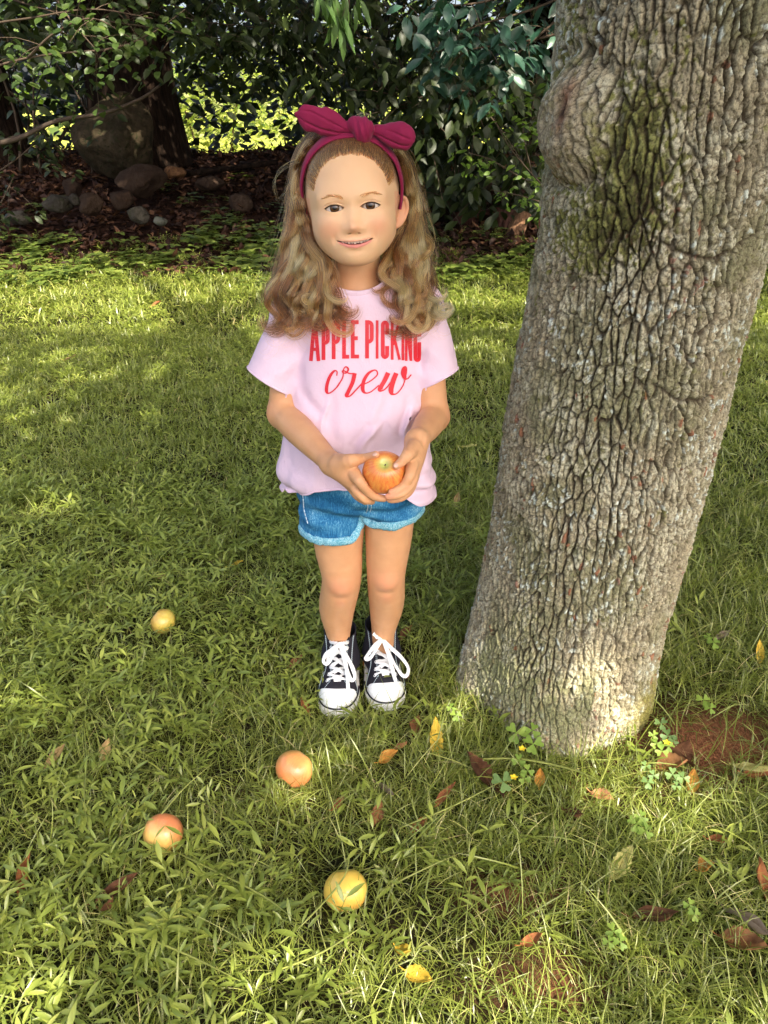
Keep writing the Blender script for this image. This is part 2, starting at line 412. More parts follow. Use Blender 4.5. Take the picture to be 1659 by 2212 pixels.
def scatter(name, pts, rot, scl, idx, meshes, kind='stuff', parent=None):
    col = bpy.data.collections.new(name+'_kinds')
    for k, me in enumerate(meshes):
        o = bpy.data.objects.new('%s_kind_%02d' % (name, k), me); col.objects.link(o)
    me = bpy.data.meshes.new(name); me.vertices.add(len(pts)); me.vertices.foreach_set('co', np.asarray(pts, np.float32).ravel())
    a = me.attributes.new('rot', 'FLOAT_VECTOR', 'POINT'); a.data.foreach_set('vector', np.asarray(rot, np.float32).ravel())
    a = me.attributes.new('scl', 'FLOAT', 'POINT'); a.data.foreach_set('value', np.asarray(scl, np.float32)); a = me.attributes.new('idx', 'INT', 'POINT'); a.data.foreach_set('value', np.asarray(idx, np.int32))
    o = bpy.data.objects.new(name, me); C.objects.link(o)
    g = bpy.data.node_groups.new(name, 'GeometryNodeTree'); g.interface.new_socket('Geometry', in_out='INPUT', socket_type='NodeSocketGeometry'); g.interface.new_socket('Geometry', in_out='OUTPUT', socket_type='NodeSocketGeometry')
    N = g.nodes.new; L = g.links.new; gi = N('NodeGroupInput'); go = N('NodeGroupOutput'); ip = N('GeometryNodeInstanceOnPoints'); ci = N('GeometryNodeCollectionInfo')
    ci.inputs[0].default_value = col; ci.inputs[1].default_value = True; ci.inputs[2].default_value = True
    L(gi.outputs[0], ip.inputs['Points']); L(ci.outputs[0], ip.inputs['Instance']); ip.inputs['Pick Instance'].default_value = True
    def at(n_, dt):
        x = N('GeometryNodeInputNamedAttribute'); x.data_type = dt; x.inputs[0].default_value = n_; return x.outputs[0]
    L(at('idx', 'INT'), ip.inputs['Instance Index']); e2 = N('FunctionNodeEulerToRotation'); L(at('rot', 'FLOAT_VECTOR'), e2.inputs[0]); L(e2.outputs[0], ip.inputs['Rotation']); L(at('scl', 'FLOAT'), ip.inputs['Scale'])
    L(ip.outputs[0], go.inputs[0]); md = o.modifiers.new('scatter', 'NODES'); md.node_group = g
    if kind: o['kind'] = kind
    return o
APPLES_G = [(353, 1343, .0315), (637, 1660, .036), (352, 1800, .034), (747, 1925, .035)]
SHOES_G = [(GP(727, 1549), GP(838, 1535))]
TREE_C = A(.372, 1.275)
def keep_grass(p, r=0.0):
    k = np.hypot(p[:, 0]-TREE_C[0], p[:, 1]-TREE_C[1]) > .205+r
    for tp in SHOES_G[0]:
        k &= ~((np.abs(p[:, 0]-tp[0]) < .039+r) & (p[:, 1] > tp[1]+.002-r) & (p[:, 1] < tp[1]+.215+r))
    for u, v, R in APPLES_G:
        c = GP(u, v, R*.85); k &= np.hypot(p[:, 0]-c[0], p[:, 1]-c[1]) > R*.62
    return k
def field_pts(x0, x1, y0, y1, dens, seed):
    r = np.random.RandomState(seed); n = int((x1-x0)*(y1-y0)*dens); return np.stack([x0+(x1-x0)*r.rand(n), y0+(y1-y0)*r.rand(n), np.zeros(n)], 1), r
def wedge(p, a=.80, b=.55): return np.abs(p[:, 0]) < p[:, 1]*a+b
gt = [merged_mesh('g%d' % k, tuft(9, .018, .035, .085, .0010, .0022, 1.35), GRASSM) for k in range(10)]
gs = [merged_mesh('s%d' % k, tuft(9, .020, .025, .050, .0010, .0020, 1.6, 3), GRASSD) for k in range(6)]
st_ = [merged_mesh('t%d' % k, sprig(3, .022, .062), STILTM) for k in range(10)]
gl_ = [merged_mesh('l%d' % k, tuft(3, .02, .10, .17, .0016, .0032, 1.2, 6), GRASSM) for k in range(6)]
gf = [merged_mesh('f%d' % k, tuft(26, .07, .035, .075, .0026, .0050, 1.1, 3), GRASSM) for k in range(6)]
gff = [merged_mesh('h%d' % k, tuft(30, .13, .045, .090, .0050, .0095, 1.1, 2), GRASSM) for k in range(5)]
stf = [merged_mesh('q%d' % k, sprig(7, .06, .060), STILTM) for k in range(5)]
allk = gt+gs+st_+gl_+gf+gff+stf; off = {}; o_ = 0
for nm, l_ in (('gt', gt), ('gs', gs), ('st', st_), ('gl', gl_), ('gf', gf), ('gff', gff), ('stf', stf)): off[nm] = (o_, len(l_)); o_ += len(l_)
PP, RR, SS, II = [], [], [], []
def addk(p, kind, r, tilt=.12, s0=.8, s1=1.25):
    n = len(p); p = p.copy(); p[:, 2] = terr(p[:, 0], p[:, 1]) - .002; PP.append(p); RR.append(np.stack([r.randn(n)*tilt, r.randn(n)*tilt, r.rand(n)*6.283], 1)); SS.append(s0+(s1-s0)*r.rand(n)); II.append(off[kind][0]+r.randint(0, off[kind][1], n))
def leafy(p):                                             # where stiltgrass takes over from fine grass: mostly left and along the bottom
    return np.clip(.55 - .75*p[:, 0] + .45*vnoise(p*A(2.2, 2.2, 1), 77) - .9*np.exp(-(((p[:, 0]+.02)/.40)**2+((p[:, 1]-1.05)/.22)**2)) - .5*np.exp(-(((p[:, 0]-.5)/.5)**2+((p[:, 1]-.75)/.35)**2)), 0.04, 1)
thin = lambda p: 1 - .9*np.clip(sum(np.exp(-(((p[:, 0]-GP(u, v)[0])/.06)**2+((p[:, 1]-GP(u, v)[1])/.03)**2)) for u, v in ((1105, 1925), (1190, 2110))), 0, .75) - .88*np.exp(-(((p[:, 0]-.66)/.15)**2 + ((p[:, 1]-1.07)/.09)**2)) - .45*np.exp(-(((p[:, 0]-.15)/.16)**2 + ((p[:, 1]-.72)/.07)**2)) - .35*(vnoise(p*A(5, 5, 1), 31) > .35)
p, r = field_pts(-1.9, 1.9, .32, 2.2, 4300, 1); p = p[wedge(p) & keep_grass(p)]; p = p[r.rand(len(p)) < thin(p)]; lf = leafy(p)
s = r.rand(len(p)); addk(p[(s > lf*.55)], 'gt', r); 
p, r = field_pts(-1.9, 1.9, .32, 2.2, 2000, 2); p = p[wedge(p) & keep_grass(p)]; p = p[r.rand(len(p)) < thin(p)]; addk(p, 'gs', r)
p, r = field_pts(-1.9, 1.9, .32, 2.2, 1050, 3); p = p[wedge(p) & keep_grass(p, .012)]; p = p[r.rand(len(p)) < leafy(p)*thin(p)]; addk(p, 'st', r, .2, .75, 1.3)
p, r = field_pts(-1.9, 1.9, .32, 2.2, 420, 4); p = p[wedge(p) & keep_grass(p, .03)]; addk(p, 'gl', r, .3, .7, 1.1)
p, r = field_pts(-3.6, 3.6, 2.2, 4.2, 520, 5); p = p[wedge(p)]; addk(p, 'gf', r, .1, .8, 1.1)
p, r = field_pts(-3.6, 3.6, 2.2, 4.2, 150, 6); p = p[wedge(p)]; p = p[r.rand(len(p)) < .15+.55*leafy(p)]; addk(p, 'stf', r, .1, .75, 1.05)
p, r = field_pts(-6.5, 7.5, 4.2, 9.0, 170, 7); p = p[wedge(p) & ((p[:, 1] < 5.95+.3*vnoise(p*A(2, 2, 1), 5)) | (p[:, 0] > 1.6))]; addk(p, 'gff', r, .1, .8, 1.15)
p, r = field_pts(-6.5, 7.5, 4.2, 6.6, 26, 8); p = p[wedge(p)]; addk(p, 'stf', r, .1, 1.1, 1.5)
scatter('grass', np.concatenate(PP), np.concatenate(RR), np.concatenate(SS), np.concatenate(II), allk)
print('grass instances', sum(map(len, PP)))
# ================================================================= the big oak
def vor(s, z, cs, cz, seed, wrap=None):
    "cells of a jittered grid: F1, F2, cell id hash, direction weight (1 = the neighbour lies sideways)"
    u, v = s/cs, z/cz; iu, iv = np.floor(u).astype(np.int64), np.floor(v).astype(np.int64)
    f1 = np.full(len(u), 9.); f2 = f1.copy(); s1 = np.zeros((len(u), 2)); s2 = s1.copy(); idh = np.zeros(len(u))
    for a in (-1, 0, 1):
        for b in (-1, 0, 1):
            cu, cv = iu+a, iv+b; ju = _hash(cu, cv, cu*0, seed); jv = _hash(cu, cv, cu*0, seed+50); px, py = cu+.5+(ju-.5)*.85, cv+.5+(jv-.5)*.9
            d = np.hypot(u-px, v-py); m1 = d < f1; m2 = (~m1) & (d < f2)
            f2 = np.where(m1, f1, np.where(m2, d, f2)); s2 = np.where(m1[:, None], s1, np.where(m2[:, None], np.stack([px, py], 1), s2))
            s1 = np.where(m1[:, None], np.stack([px, py], 1), s1); idh = np.where(m1, _hash(cu, cv, cu*0, seed+99), idh); f1 = np.where(m1, d, f1)
    dd = s2-s1; side = np.abs(dd[:, 0])/(np.hypot(dd[:, 0], dd[:, 1])+1e-9); edge = (f2*f2-f1*f1)/(2*np.hypot(dd[:, 0], dd[:, 1])+1e-9)
    return f1, edge, idh, side
ZS = [-.10, 0, .2, .415, .705, .94, 1.26, 1.6, 2.2, 3.2, 4.4]; XS = [.362, .368, .386, .412, .4275, .4480, .4470, .458, .49, .56, .66]; YS = [1.272, 1.274, 1.282, 1.288, 1.295, 1.300, 1.305, 1.31, 1.33, 1.36, 1.42]
RS = [.240, .216, .202, .197, .193, .184, .196, .192, .18, .17, .15]
from numpy import interp
def smo(z, ys):
    r = 0
    for o_, w__ in ((-.12, .25), (0, .5), (.12, .25)): r = r + w__*interp(z+o_, ZS, ys)
    return r
def trunk_pt(th, z):
    "th = 0 faces the camera (-Y), grows towards +X"
    th = (th+math.pi) % (2*math.pi) - math.pi
    cx, cy, r = smo(z, XS), smo(z, YS), smo(z, RS)
    dx, dy = np.sin(th), -np.cos(th)
    P0 = np.stack([dx*r, dy*r, z], 1)
    fl = np.exp(-np.clip(z+.02, 0, 9)/.10)                # root flare
    r = r + fl*(.010*np.cos(th*3-1.2) + .014*np.cos(th*5+.6)+.004*np.cos(9*th)) - .030*np.exp(-((th+1.4)/.7)**2)*np.exp(-np.clip(z, 0, 9)/.22)
    r = r + .007*vnoise(P0*A(9, 9, 3.5), 61)
    kx = (th+1.08)/.30; kz = (z-1.105)/.062
    knot = np.exp(-(kx**2+kz**2)**2); knot_edge = np.exp(-((np.sqrt(kx**2+kz**2)-1.15)/.25)**2)
    r = r + .026*np.exp(-(((th+.80)/.55)**2+((z-1.07)/.15)**2)) + .040*knot - .010*np.exp(-((np.sqrt(kx**2+kz**2)-1.45)/.16)**2) - .009*np.exp(-(kx**2+kz**2)/.18)
    s = th*.195; 
    sw = s + .0055*vnoise(np.stack([s*18, z*6, z*0], 1), 62) + .0022*vnoise(np.stack([s*70, z*40, z*0], 1), 63) + .0012*vnoise(P0*A(200, 200, 160), 73) + .10*z
    zw = z + .016*vnoise(np.stack([s*34, z*18, z*0+3], 1), 64) + .004*vnoise(P0*A(120, 120, 120), 74)
    mg = 1.18+.45*np.exp(-np.clip(zw, 0, 9)/.22); f1, e1, id1, sd1 = vor(sw*mg, zw*mg**1.5, .0190, .060, 5)
    g1, e2, id2, sd2 = vor(sw*mg**.5, zw*mg**.5, .0080, .0135, 6)
    hh, e3, id3, sd3 = vor(sw*1.05, zw, .0052, .0065, 7)
    soft = np.exp(-((z-.0)/.16)**2)*.45 + .85*knot         # smoother on the knot and low flare
    c1 = np.clip(1.20-(e1+.030*vnoise(P0*130, 75))/(.065+.065*sd1)*(1-.5*vnoise(P0*70, 68)), 0, 1); c1 = c1*c1*(3-2*c1); c1 = c1*(.45+.55*sd1)*np.clip(.80+.45*vnoise(P0*A(20, 20, 6), 65), .35, 1)
    c2 = np.clip(1.1-e2/.13, 0, 1); c3 = np.clip(1-e3/.20, 0, 1)
    br = np.exp(-((z-.735+.02*np.sin(th*4)+.012*vnoise(P0*30, 70))/.0035)**2)*np.clip((th+.2)*4, 0, 1)*np.clip((.95-th)*4, 0, 1) + np.exp(-((z-.952+.02*np.sin(th*5+1)+.010*vnoise(P0*30, 71))/.003)**2)*np.clip((th+.45)*4, 0, 1)
    amp = 1-np.clip(soft, 0, .85)
    crack = np.clip(c1*1.25 + br*.8, 0, 1)
    disp = -.0100*crack*amp - .0030*c2*(amp*.8+.2) - .0011*c3 + .0036*(id1-.5)*amp + .0034*(id2-.5)*(amp*.8+.2) + .0012*(id3-.5) + .0018*fbm(P0*160, 3, 66)
    disp -= .014*np.exp(-(((th+1.00)/.05)**2+((z-1.128)/.014)**2)) ; disp -= .004*np.exp(-(((th+.96)/.02)**2+((z-1.10)/.04)**2))
    for tt, zz, w1, w2 in ((-.42, .425, .05, .022), (-.72, .36, .04, .025), (.22, .62, .04, .014), (-.35, .83, .035, .018)): disp -= .007*np.exp(-(((th-tt)/w1)**2+((z-zz)/w2)**2)**2)
    r = r + disp
    return np.stack([cx+dx*r, cy+dy*r*1.0, z], 1), dict(crack=crack*amp, c2=c2, id1=id1, id2=id2, id3=id3, P0=P0, knot=knot, c3=c3)
def trunk_piece(th, z):
    T_, Z_ = np.meshgrid(th, z, indexing='ij'); V, a = trunk_pt(T_.ravel(), Z_.ravel()); return V, grid_faces(len(th), len(z)), a, T_.ravel(), Z_.ravel()
parts = []
V1, F1, a1, t1, z1 = trunk_piece(np.linspace(-1.7, 1.7, 440), np.linspace(-.06, 1.42, 780))
V2, F2, a2, t2, z2 = trunk_piece(np.linspace(1.7, 2*math.pi-1.7, 90), np.linspace(-.06, 1.42, 180))
V3, F3, a3, t3, z3 = trunk_piece(np.linspace(-math.pi, math.pi, 160), np.linspace(1.42, 4.4, 260))
V = np.concatenate([V1, V2, V3]); F = np.concatenate([F1, F2+len(V1), F3+len(V1)+len(V2)])
cat = lambda k: np.concatenate([a1[k], a2[k], a3[k]]); th_, zz_ = (np.concatenate([t1, t2, t3])+math.pi) % (2*math.pi)-math.pi, np.concatenate([z1, z2, z3])
crack, c2, id1, id2, id3, P0, knot, c3 = (cat(k) for k in ('crack', 'c2', 'id1', 'id2', 'id3', 'P0', 'knot', 'c3'))
col = np.ones((len(V), 3))*A(.335, .300, .200); col *= (.62+.48*id2+.30*id3)[:, None]
col = col*(1+.16*fbm(P0*60, 3, 80))[:, None]
def over(col, c, k): k = np.clip(k, 0, 1)[:, None]; return col*(1-k)+np.asarray(c)*k
gr = fbm(P0*9, 3, 81)
col = over(col, A(.19, .20, .095), np.clip(gr*1.6+.05, 0, .6))
li = (id3 > .58-.25*np.clip(fbm(P0*12, 2, 82)*2+.35, 0, 1))*np.clip(fbm(P0*22, 3, 83)*3+.55, 0, 1)
col = over(col, A(.56, .55, .41), .60*li); col = over(col, A(.60, .68, .62), .75*((id3 > .90) & (fbm(P0*14, 2, 84) > .05)))
col = over(col, A(.27, .085, .040), .80*(((id2 > .988) & (fbm(P0*7, 2, 92) > 0)) | ((id3 > .96) & (fbm(P0*10, 2, 90) > .34))))
ms = np.exp(-(((th_+.52)/.26)**2+((zz_-1.06)/.11)**2))*1.5 + .9*np.exp(-(((th_+.85)/.35)**2+((zz_-.955)/.06)**2)) + .8*np.exp(-(((th_+1.25)/.25)**2+((zz_-1.3)/.25)**2))
col = over(col, A(.165, .180, .035), np.clip((ms*1.1-id3*1.0+.6*fbm(P0*60, 3, 85))*2.2, 0, .85)); col = over(col, A(.030, .030, .010), np.clip((ms*.7-id2*1.0+1.1*fbm(P0*26, 3, 86)-.25)*2.5, 0, .7))
lo = np.exp(-((zz_-.10)/.075)**2)*(th_ < .12)*(th_ > -1.2); col = over(col, A(.20, .215, .10), np.clip(lo*(.8+1.2*fbm(P0*40, 3, 87)), 0, .8))
ro = np.exp(-(((th_-.95)/.30)**2+((zz_-.02)/.09)**2)); col = over(col, A(.26, .24, .05), np.clip(ro*(1.0+fbm(P0*60, 2, 88)), 0, .85))
col = over(col, A(.29, .245, .16), np.clip(knot*1.1, 0, .65)); col = over(col, A(.30, .10, .055), .8*np.exp(-(((th_+.97)/.05)**2+((zz_-1.125)/.030)**2)))
col = over(col, A(.048, .032, .020), np.clip(crack*1.25-.15, 0, .86)); col = over(col, A(.085, .062, .040), np.clip(c2*1.0-.25, 0, .65)); col = over(col, A(.012, .010, .008), .9*np.exp(-(((th_+.98)/.030)**2+((zz_-1.118)/.012)**2)))
m = mat('oak_bark', (.3, .25, .18), .9, spec=.2); t = NT(m); co = t.coord(); ca = t.n('Attribute', attribute_name='bark'); nz = t.noise(co, 420, 4, .7)
t.set('Base Color', t.mix(1.0, ca.outputs['Color'], t.ramp(t.math('ADD', t.math('MULTIPLY', nz, .6), t.math('MULTIPLY', t.noise(co, 170, 5, .7), .4)), [(.36, (.42, .39, .35)), (.48, (.95, .95, .95)), (.60, (1.35, 1.33, 1.25))]), 'MULTIPLY')); t.l(t.bump(nz, .7, .0022, t.bump(t.noise(co, 1100, 2), .3, .0008)), t.b.inputs['Normal'])
BARK = m
tree = thing('oak_tree', (.37, 1.275, 0), 'large oak tree with cracked lichen-spotted bark and a knot, close beside the child', 'tree')
tk = put('trunk', mesh_np('trunk', V, F, colors={'bark': col}), BARK, tree)
# limbs above the picture
LB = mat('limb_bark', (.12, .10, .07), .9); lt = []
top = A(.66, 1.42, 4.35)
for d_ in ((-1.6, -1.6, .9), (1.5, -2.4, 1.0), (.2, -3.4, .5), (-2.6, -.2, .9), (2.8, -.4, .9), (1.6, 2.2, 1.2), (-1.2, 2.2, 1.1), (.6, -.3, 2.2), (2.6, -3.6, .5), (-.6, -4.6, .3)):
    d_ = A(*d_); b_ = A(.60+.02*d_[0], 1.36+.02*d_[1], 3.3+.25*abs(d_[1]) % 1.0)
    lt.append(tube(spline([b_, b_+d_*.45+A(0, 0, .12), b_+d_*1.0, b_+d_*1.45+A(0, 0, -.05)], 16), [.085, .055, .03, .010], 8))
put('limb', mesh_np('limb', *join(lt)), LB, tree)
# crown: leaves between 3 and 5 m, open where the sun reaches the ground in the photograph
sv = np.array(SUN_DIR); LIT = []
def lit(u, v, rx, ry, h=0.0, Y=None, rot=0.0, k=1.0):
    p_ = GP(u, v, h) if Y is None else P(u, v, Y); q_ = p_ - sv*(p_[2]/sv[2]); LIT.append((q_[0], q_[1], rx, ry, rot, k))
for a in ((622, 1690, .075, .055), (1300, 1712, .075, .045), (1395, 1800, .05, .04), (880, 2085, .055, .05), (830, 2010, .03, .03), (1175, 2120, .09, .035), (1110, 1930, .035, .02), (1480, 1700, .05, .025), (20, 1495, .07, .05), (75, 1105, .14, .06), (250, 905, .18, .06),
          (1040, 655, .62, .20), (1110, 705, .30, .07), (350, 655, .80, .12), (430, 745, .35, .09), (300, 815, .42, .07), (120, 700, .30, .06), (560, 770, .14, .05), (1650, 545, .5, .25), (1620, 680, .25, .12), (1040, 750, .12, .04), (480, 650, .30, .12), (150, 620, .5, .10),
          (800, 1575, .035, .02), (980, 1540, .03, .02), (260, 1420, .03, .02), (980, 2180, .10, .03), (660, 1990, .03, .02), (1560, 1240, .06, .03)): lit(*a)
lit(1335, 1390, .030, .035, Y=1.10); lit(1310, 1470, .050, .05, Y=1.09); lit(1330, 1560, .045, .05, Y=1.08); lit(1250, 1600, .035, .03, Y=1.07); lit(1055, 1450, .05, .06, Y=1.14); lit(1370, 1610, .03, .03, Y=1.10)
LIT = np.array(LIT)
rk = np.random.RandomState(21); N = 42000
cz = 2.7+1.3*rk.rand(N)**1.3; q = np.stack([-4.2+9.6*rk.rand(N), -.6+9.0*rk.rand(N)], 1)           # where its shadow falls
pos = np.stack([q[:, 0]+sv[0]/sv[2]*cz, q[:, 1]+sv[1]/sv[2]*cz, cz], 1)
litf = np.zeros(N)
for x_, y_, rx, ry, ro_, k_ in LIT: litf = np.maximum(litf, k_*(((q[:, 0]-x_)/(rx+.055))**2 + ((q[:, 1]-y_)/(ry+.055))**2 < 1))
keepm = (litf < .5) & (q[:, 1] > .30) & (np.abs(q[:, 0]-.1) < q[:, 1]*.80+1.1) & (np.hypot(q[:, 0]-.3, q[:, 1]-2.4) < 6.5) & ((vnoise(np.stack([q[:, 0]*1.1, q[:, 1]*1.1, q[:, 0]*0], 1), 91) > -.55) | (q[:, 1] < 2.6)) & ((vnoise(np.stack([q[:, 0]*4.2, q[:, 1]*4.2, q[:, 0]*0], 1), 92) > -.42) | ((q[:, 0] > -.75) & (q[:, 1] < 3.6)))
pos = pos[keepm]
N2 = 12000; q2 = np.stack([-1.25+2.9*rk.rand(N2), .75+2.7*rk.rand(N2)], 1); cz2 = 2.6+.9*rk.rand(N2)      # extra leaves added to keep sun off the child and the stem
l2 = np.zeros(N2)
for x_, y_, rx, ry, ro_, k_ in LIT: l2 = np.maximum(l2, ((q2[:, 0]-x_)/(rx+.06))**2 + ((q2[:, 1]-y_)/(ry+.06))**2 < 1)
pos = np.concatenate([pos, np.stack([q2[:, 0]+sv[0]/sv[2]*cz2, q2[:, 1]+sv[1]/sv[2]*cz2, cz2], 1)[l2 < .5]]); its = []
for p_ in pos:
    a_ = rk.rand()*6.28; L = .10+.06*rk.rand(); V_, F_ = lanceleaf(p_, A(math.cos(a_), math.sin(a_), -.15-.3*rk.rand()), nrm(A(rk.randn()*.3, rk.randn()*.3, 1)), L, L*.55, .3, .1, 2, [.2, .9, 1, .9, 0]); its.append((V_, [F_], rk.rand()))
CROWNM = leafmat('oak_leaf', [(.0, (.035, .070, .012)), (.5, (.050, .100, .018)), (1.0, (.080, .130, .025))], .5, .35)
me = merged_mesh('crown', its, CROWNM); cr = put('crown', me, None, tree); cr['kind'] = 'stuff'
# ================================================================= the wood edge behind the lawn
rw = np.random.RandomState(33)
def leafcloud(n, centre, spread, L0, L1, ratio=.5, seed=0, hang=.3, seg=2, prof=(.2, .9, 1, .85, 0), reject=None, facing=0.0):
    r = np.random.RandomState(seed); it = []; c = np.asarray(centre, float); sp = np.asarray(spread, float)
    k = 0
    while k < n:
        p = c + np.clip(r.randn(3)*.5, -1.1, 1.1)*sp if sp.ndim == 1 else c
        k += 1
        if reject is not None and reject(p): continue
        a = r.rand()*6.28; L = L0+(L1-L0)*r.rand(); n_ = nrm(A(r.randn()*.5, r.randn()*.5-facing, 1.0)); V, F = lanceleaf(p, A(math.cos(a), math.sin(a), -hang*r.rand()*2), n_, L, L*ratio*(.8+.4*r.rand()), .2+.5*r.rand(), .12, seg, list(prof)); it.append((V, [F], r.rand()))
    return it
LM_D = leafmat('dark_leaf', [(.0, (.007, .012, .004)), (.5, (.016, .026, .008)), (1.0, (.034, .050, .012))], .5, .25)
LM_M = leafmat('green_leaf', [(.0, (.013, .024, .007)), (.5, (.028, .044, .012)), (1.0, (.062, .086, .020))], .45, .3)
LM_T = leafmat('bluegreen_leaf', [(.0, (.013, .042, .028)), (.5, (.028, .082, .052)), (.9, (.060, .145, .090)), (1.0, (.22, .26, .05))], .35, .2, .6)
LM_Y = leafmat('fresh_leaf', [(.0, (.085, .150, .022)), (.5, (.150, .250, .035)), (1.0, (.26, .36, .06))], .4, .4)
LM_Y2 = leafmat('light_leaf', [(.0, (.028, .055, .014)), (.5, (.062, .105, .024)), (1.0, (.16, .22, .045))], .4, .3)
LM_F = leafmat('sunlit_leaf', [(.0, (.16, .19, .05)), (.45, (.34, .37, .12)), (.8, (.58, .58, .32)), (1.0, (.88, .88, .80))], .5, .5)  # palest tones put the bright glare of the gap into the leaf colour
WOODM = mat('dark_bark', (.045, .028, .020), .95, spec=.1); t = NT(WOODM); co = t.coord(); nb_ = t.noise(t.scaled(co, (1, 1, .12)), 38, 5, .7)
t.set('Base Color', t.ramp(nb_, [(.35, (.006, .004, .003)), (.55, (.022, .013, .009)), (.72, (.050, .032, .021))])); t.l(t.bump(nb_, 1, .03), t.b.inputs['Normal'])
TWIG = mat('twig', (.075, .052, .034), .9)
def WP(u, v, Y): return P(u, v, Y)
# --- dark tree trunks with shaggy bark
def shag(name, label, base, top, r0, r1, seed, crown=None):
    th = np.linspace(-math.pi, math.pi, 140); zz = np.linspace(0, 1, 110); T_, Z_ = np.meshgrid(th, zz, indexing='ij'); T_, Z_ = T_.ravel(), Z_.ravel(); b, t_ = A(*base), A(*top)
    c = b+(t_-b)*Z_[:, None]; r = r0+(r1-r0)*Z_+.18*r0*np.exp(-Z_*14); H = np.linalg.norm(t_-b)
    n_ = np.stack([np.sin(T_)*3, np.cos(T_)*3, Z_*H*.9], 1); r = r*(1+.10*vnoise(n_*.6, seed)) + .035*np.abs(vnoise(n_*A(3.2, 3.2, .8), seed+1)) + .014*vnoise(n_*A(9, 9, 2), seed+2)
    V = c + np.stack([np.sin(T_)*r, -np.cos(T_)*r, 0*r], 1); tr = thing(name, (b[0], b[1], b[2]), label, 'tree'); put('trunk', mesh_np('trunk', V, grid_faces(140, 110)), WOODM, tr)
    if crown is not None: o = put('crown', merged_mesh('crown', crown, LM_D), None, tr); o['kind'] = 'stuff'
    return tr
def canopy(cx, cy, rx, ry, z0, z1, n, L, seed, mind=None):  # unseen crown leaves, added and spread forward to shade the wood edge
    r = np.random.RandomState(seed); it = []
    for _ in range(n):
        a, q = r.rand()*6.28, math.sqrt(r.rand()); p = A(cx+rx*q*math.cos(a), cy+ry*q*math.sin(a), z0+(z1-z0)*r.rand())
        V, F = lanceleaf(p, A(r.randn(), r.randn(), -.3), nrm(A(r.randn()*.5, r.randn()*.5, 1)), L*(.7+.6*r.rand()), L*.5, .3, .1, 2, [.2, .9, 1, .9, 0]); it.append((V, [F], r.rand()))
    return it
shag('shaggy_tree', 'broad dark trunk with shaggy bark rising behind the big boulder', (-2.72, 9.3, .5), (-2.95, 9.5, 4.6), .46, .42, 3, canopy(-1.4, 7.6, 4.0, 3.2, 2.5, 4.2, 9500, .22, 1))
shag('shaggy_tree', 'narrower dark trunk at the far left, half behind low branches', (-4.35, 9.2, .5), (-4.75, 9.4, 4.6), .34, .30, 8, canopy(-5.2, 8.6, 2.6, 3.0, 3.0, 4.6, 3000, .20, 2))
shag('shaggy_tree', 'dim trunk in the deep shade right of the bright gap', (2.0, 11.6, .5), (2.1, 11.8, 4.8), .20, .17, 12, canopy(2.8, 8.4, 3.6, 3.4, 2.6, 4.4, 6000, .22, 3))
# --- deep undergrowth: the dark mass, open at the gap
def in_gap(p):
    x, y, z = p; k = x/y
    k0, k1 = -.255, -.095
    if y < 6.6: return False
    el = (z-CAM_H)/y
    lowl = -.120+.0; top_ = .045 + .01*math.sin(x*9)
    if k0 < k < k1 and lowl < el < top_ - .45*max(0, k+.17): return True
    return False
mass = []
r = np.random.RandomState(44)
for k in range(25000):
    x = -8.5+15*r.rand(); y = 9.0+4.5*r.rand()
    if x < -1.0 and y < 9.8: y += 1.0
    z = terr(x, y)+.02+ (4.0+.5*math.sin(x*1.3))*r.rand()**.8; p = A(x, y, float(z))
    if in_gap(p): 
        if r.rand() < .45: continue
    a = r.rand()*6.28; L = .11+.12*r.rand(); V, F = lanceleaf(p, A(math.cos(a), math.sin(a), -.4), nrm(A(r.randn()*.5, r.randn()*.5-.6, 1)), L, L*.55, .3, .1, 2, [.2, .9, 1, .9, 0]); mass.append((V, [F], r.rand()))
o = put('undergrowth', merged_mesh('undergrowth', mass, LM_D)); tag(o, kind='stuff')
# thicket of bare stems inside it
st = []
for k in range(150):
    x = -7+13*r.rand(); y = 8.4+3*r.rand(); 
    if -.29 < x/y < -.06: continue
    b = A(x, y, float(terr(x, y))); st.append(tube(spline([b, b+A(r.randn()*.2, r.randn()*.1, .6), b+A(r.randn()*.6, r.randn()*.3, 1.2+.8*r.rand())], 7), [.012+.012*r.rand(), .004], 5))
o = put('thicket', mesh_np('thicket', *join(st)), TWIG); tag(o, kind='stuff')
# --- sunlit field hedge beyond the gap
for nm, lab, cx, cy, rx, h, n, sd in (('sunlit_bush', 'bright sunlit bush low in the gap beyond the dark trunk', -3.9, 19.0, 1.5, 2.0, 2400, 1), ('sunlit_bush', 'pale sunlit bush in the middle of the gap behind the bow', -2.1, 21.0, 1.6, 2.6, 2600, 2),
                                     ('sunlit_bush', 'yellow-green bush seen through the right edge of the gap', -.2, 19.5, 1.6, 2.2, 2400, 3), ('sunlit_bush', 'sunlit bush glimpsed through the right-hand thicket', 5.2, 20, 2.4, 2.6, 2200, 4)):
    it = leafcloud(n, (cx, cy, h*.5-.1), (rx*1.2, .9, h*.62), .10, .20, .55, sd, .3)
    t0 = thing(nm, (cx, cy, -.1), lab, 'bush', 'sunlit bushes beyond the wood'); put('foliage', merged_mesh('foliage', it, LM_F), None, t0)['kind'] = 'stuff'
    st = [tube(spline([A(cx+q*.3, cy, -.1), A(cx+q*.5, cy, h*.5), A(cx+q*.8, cy, h*.9)], 6), [.03, .01], 5) for q in (-1.2, 0, 1.1)]; put('stem', mesh_np('stem', *join(st)), TWIG, t0)
it = []
r = np.random.RandomState(5)
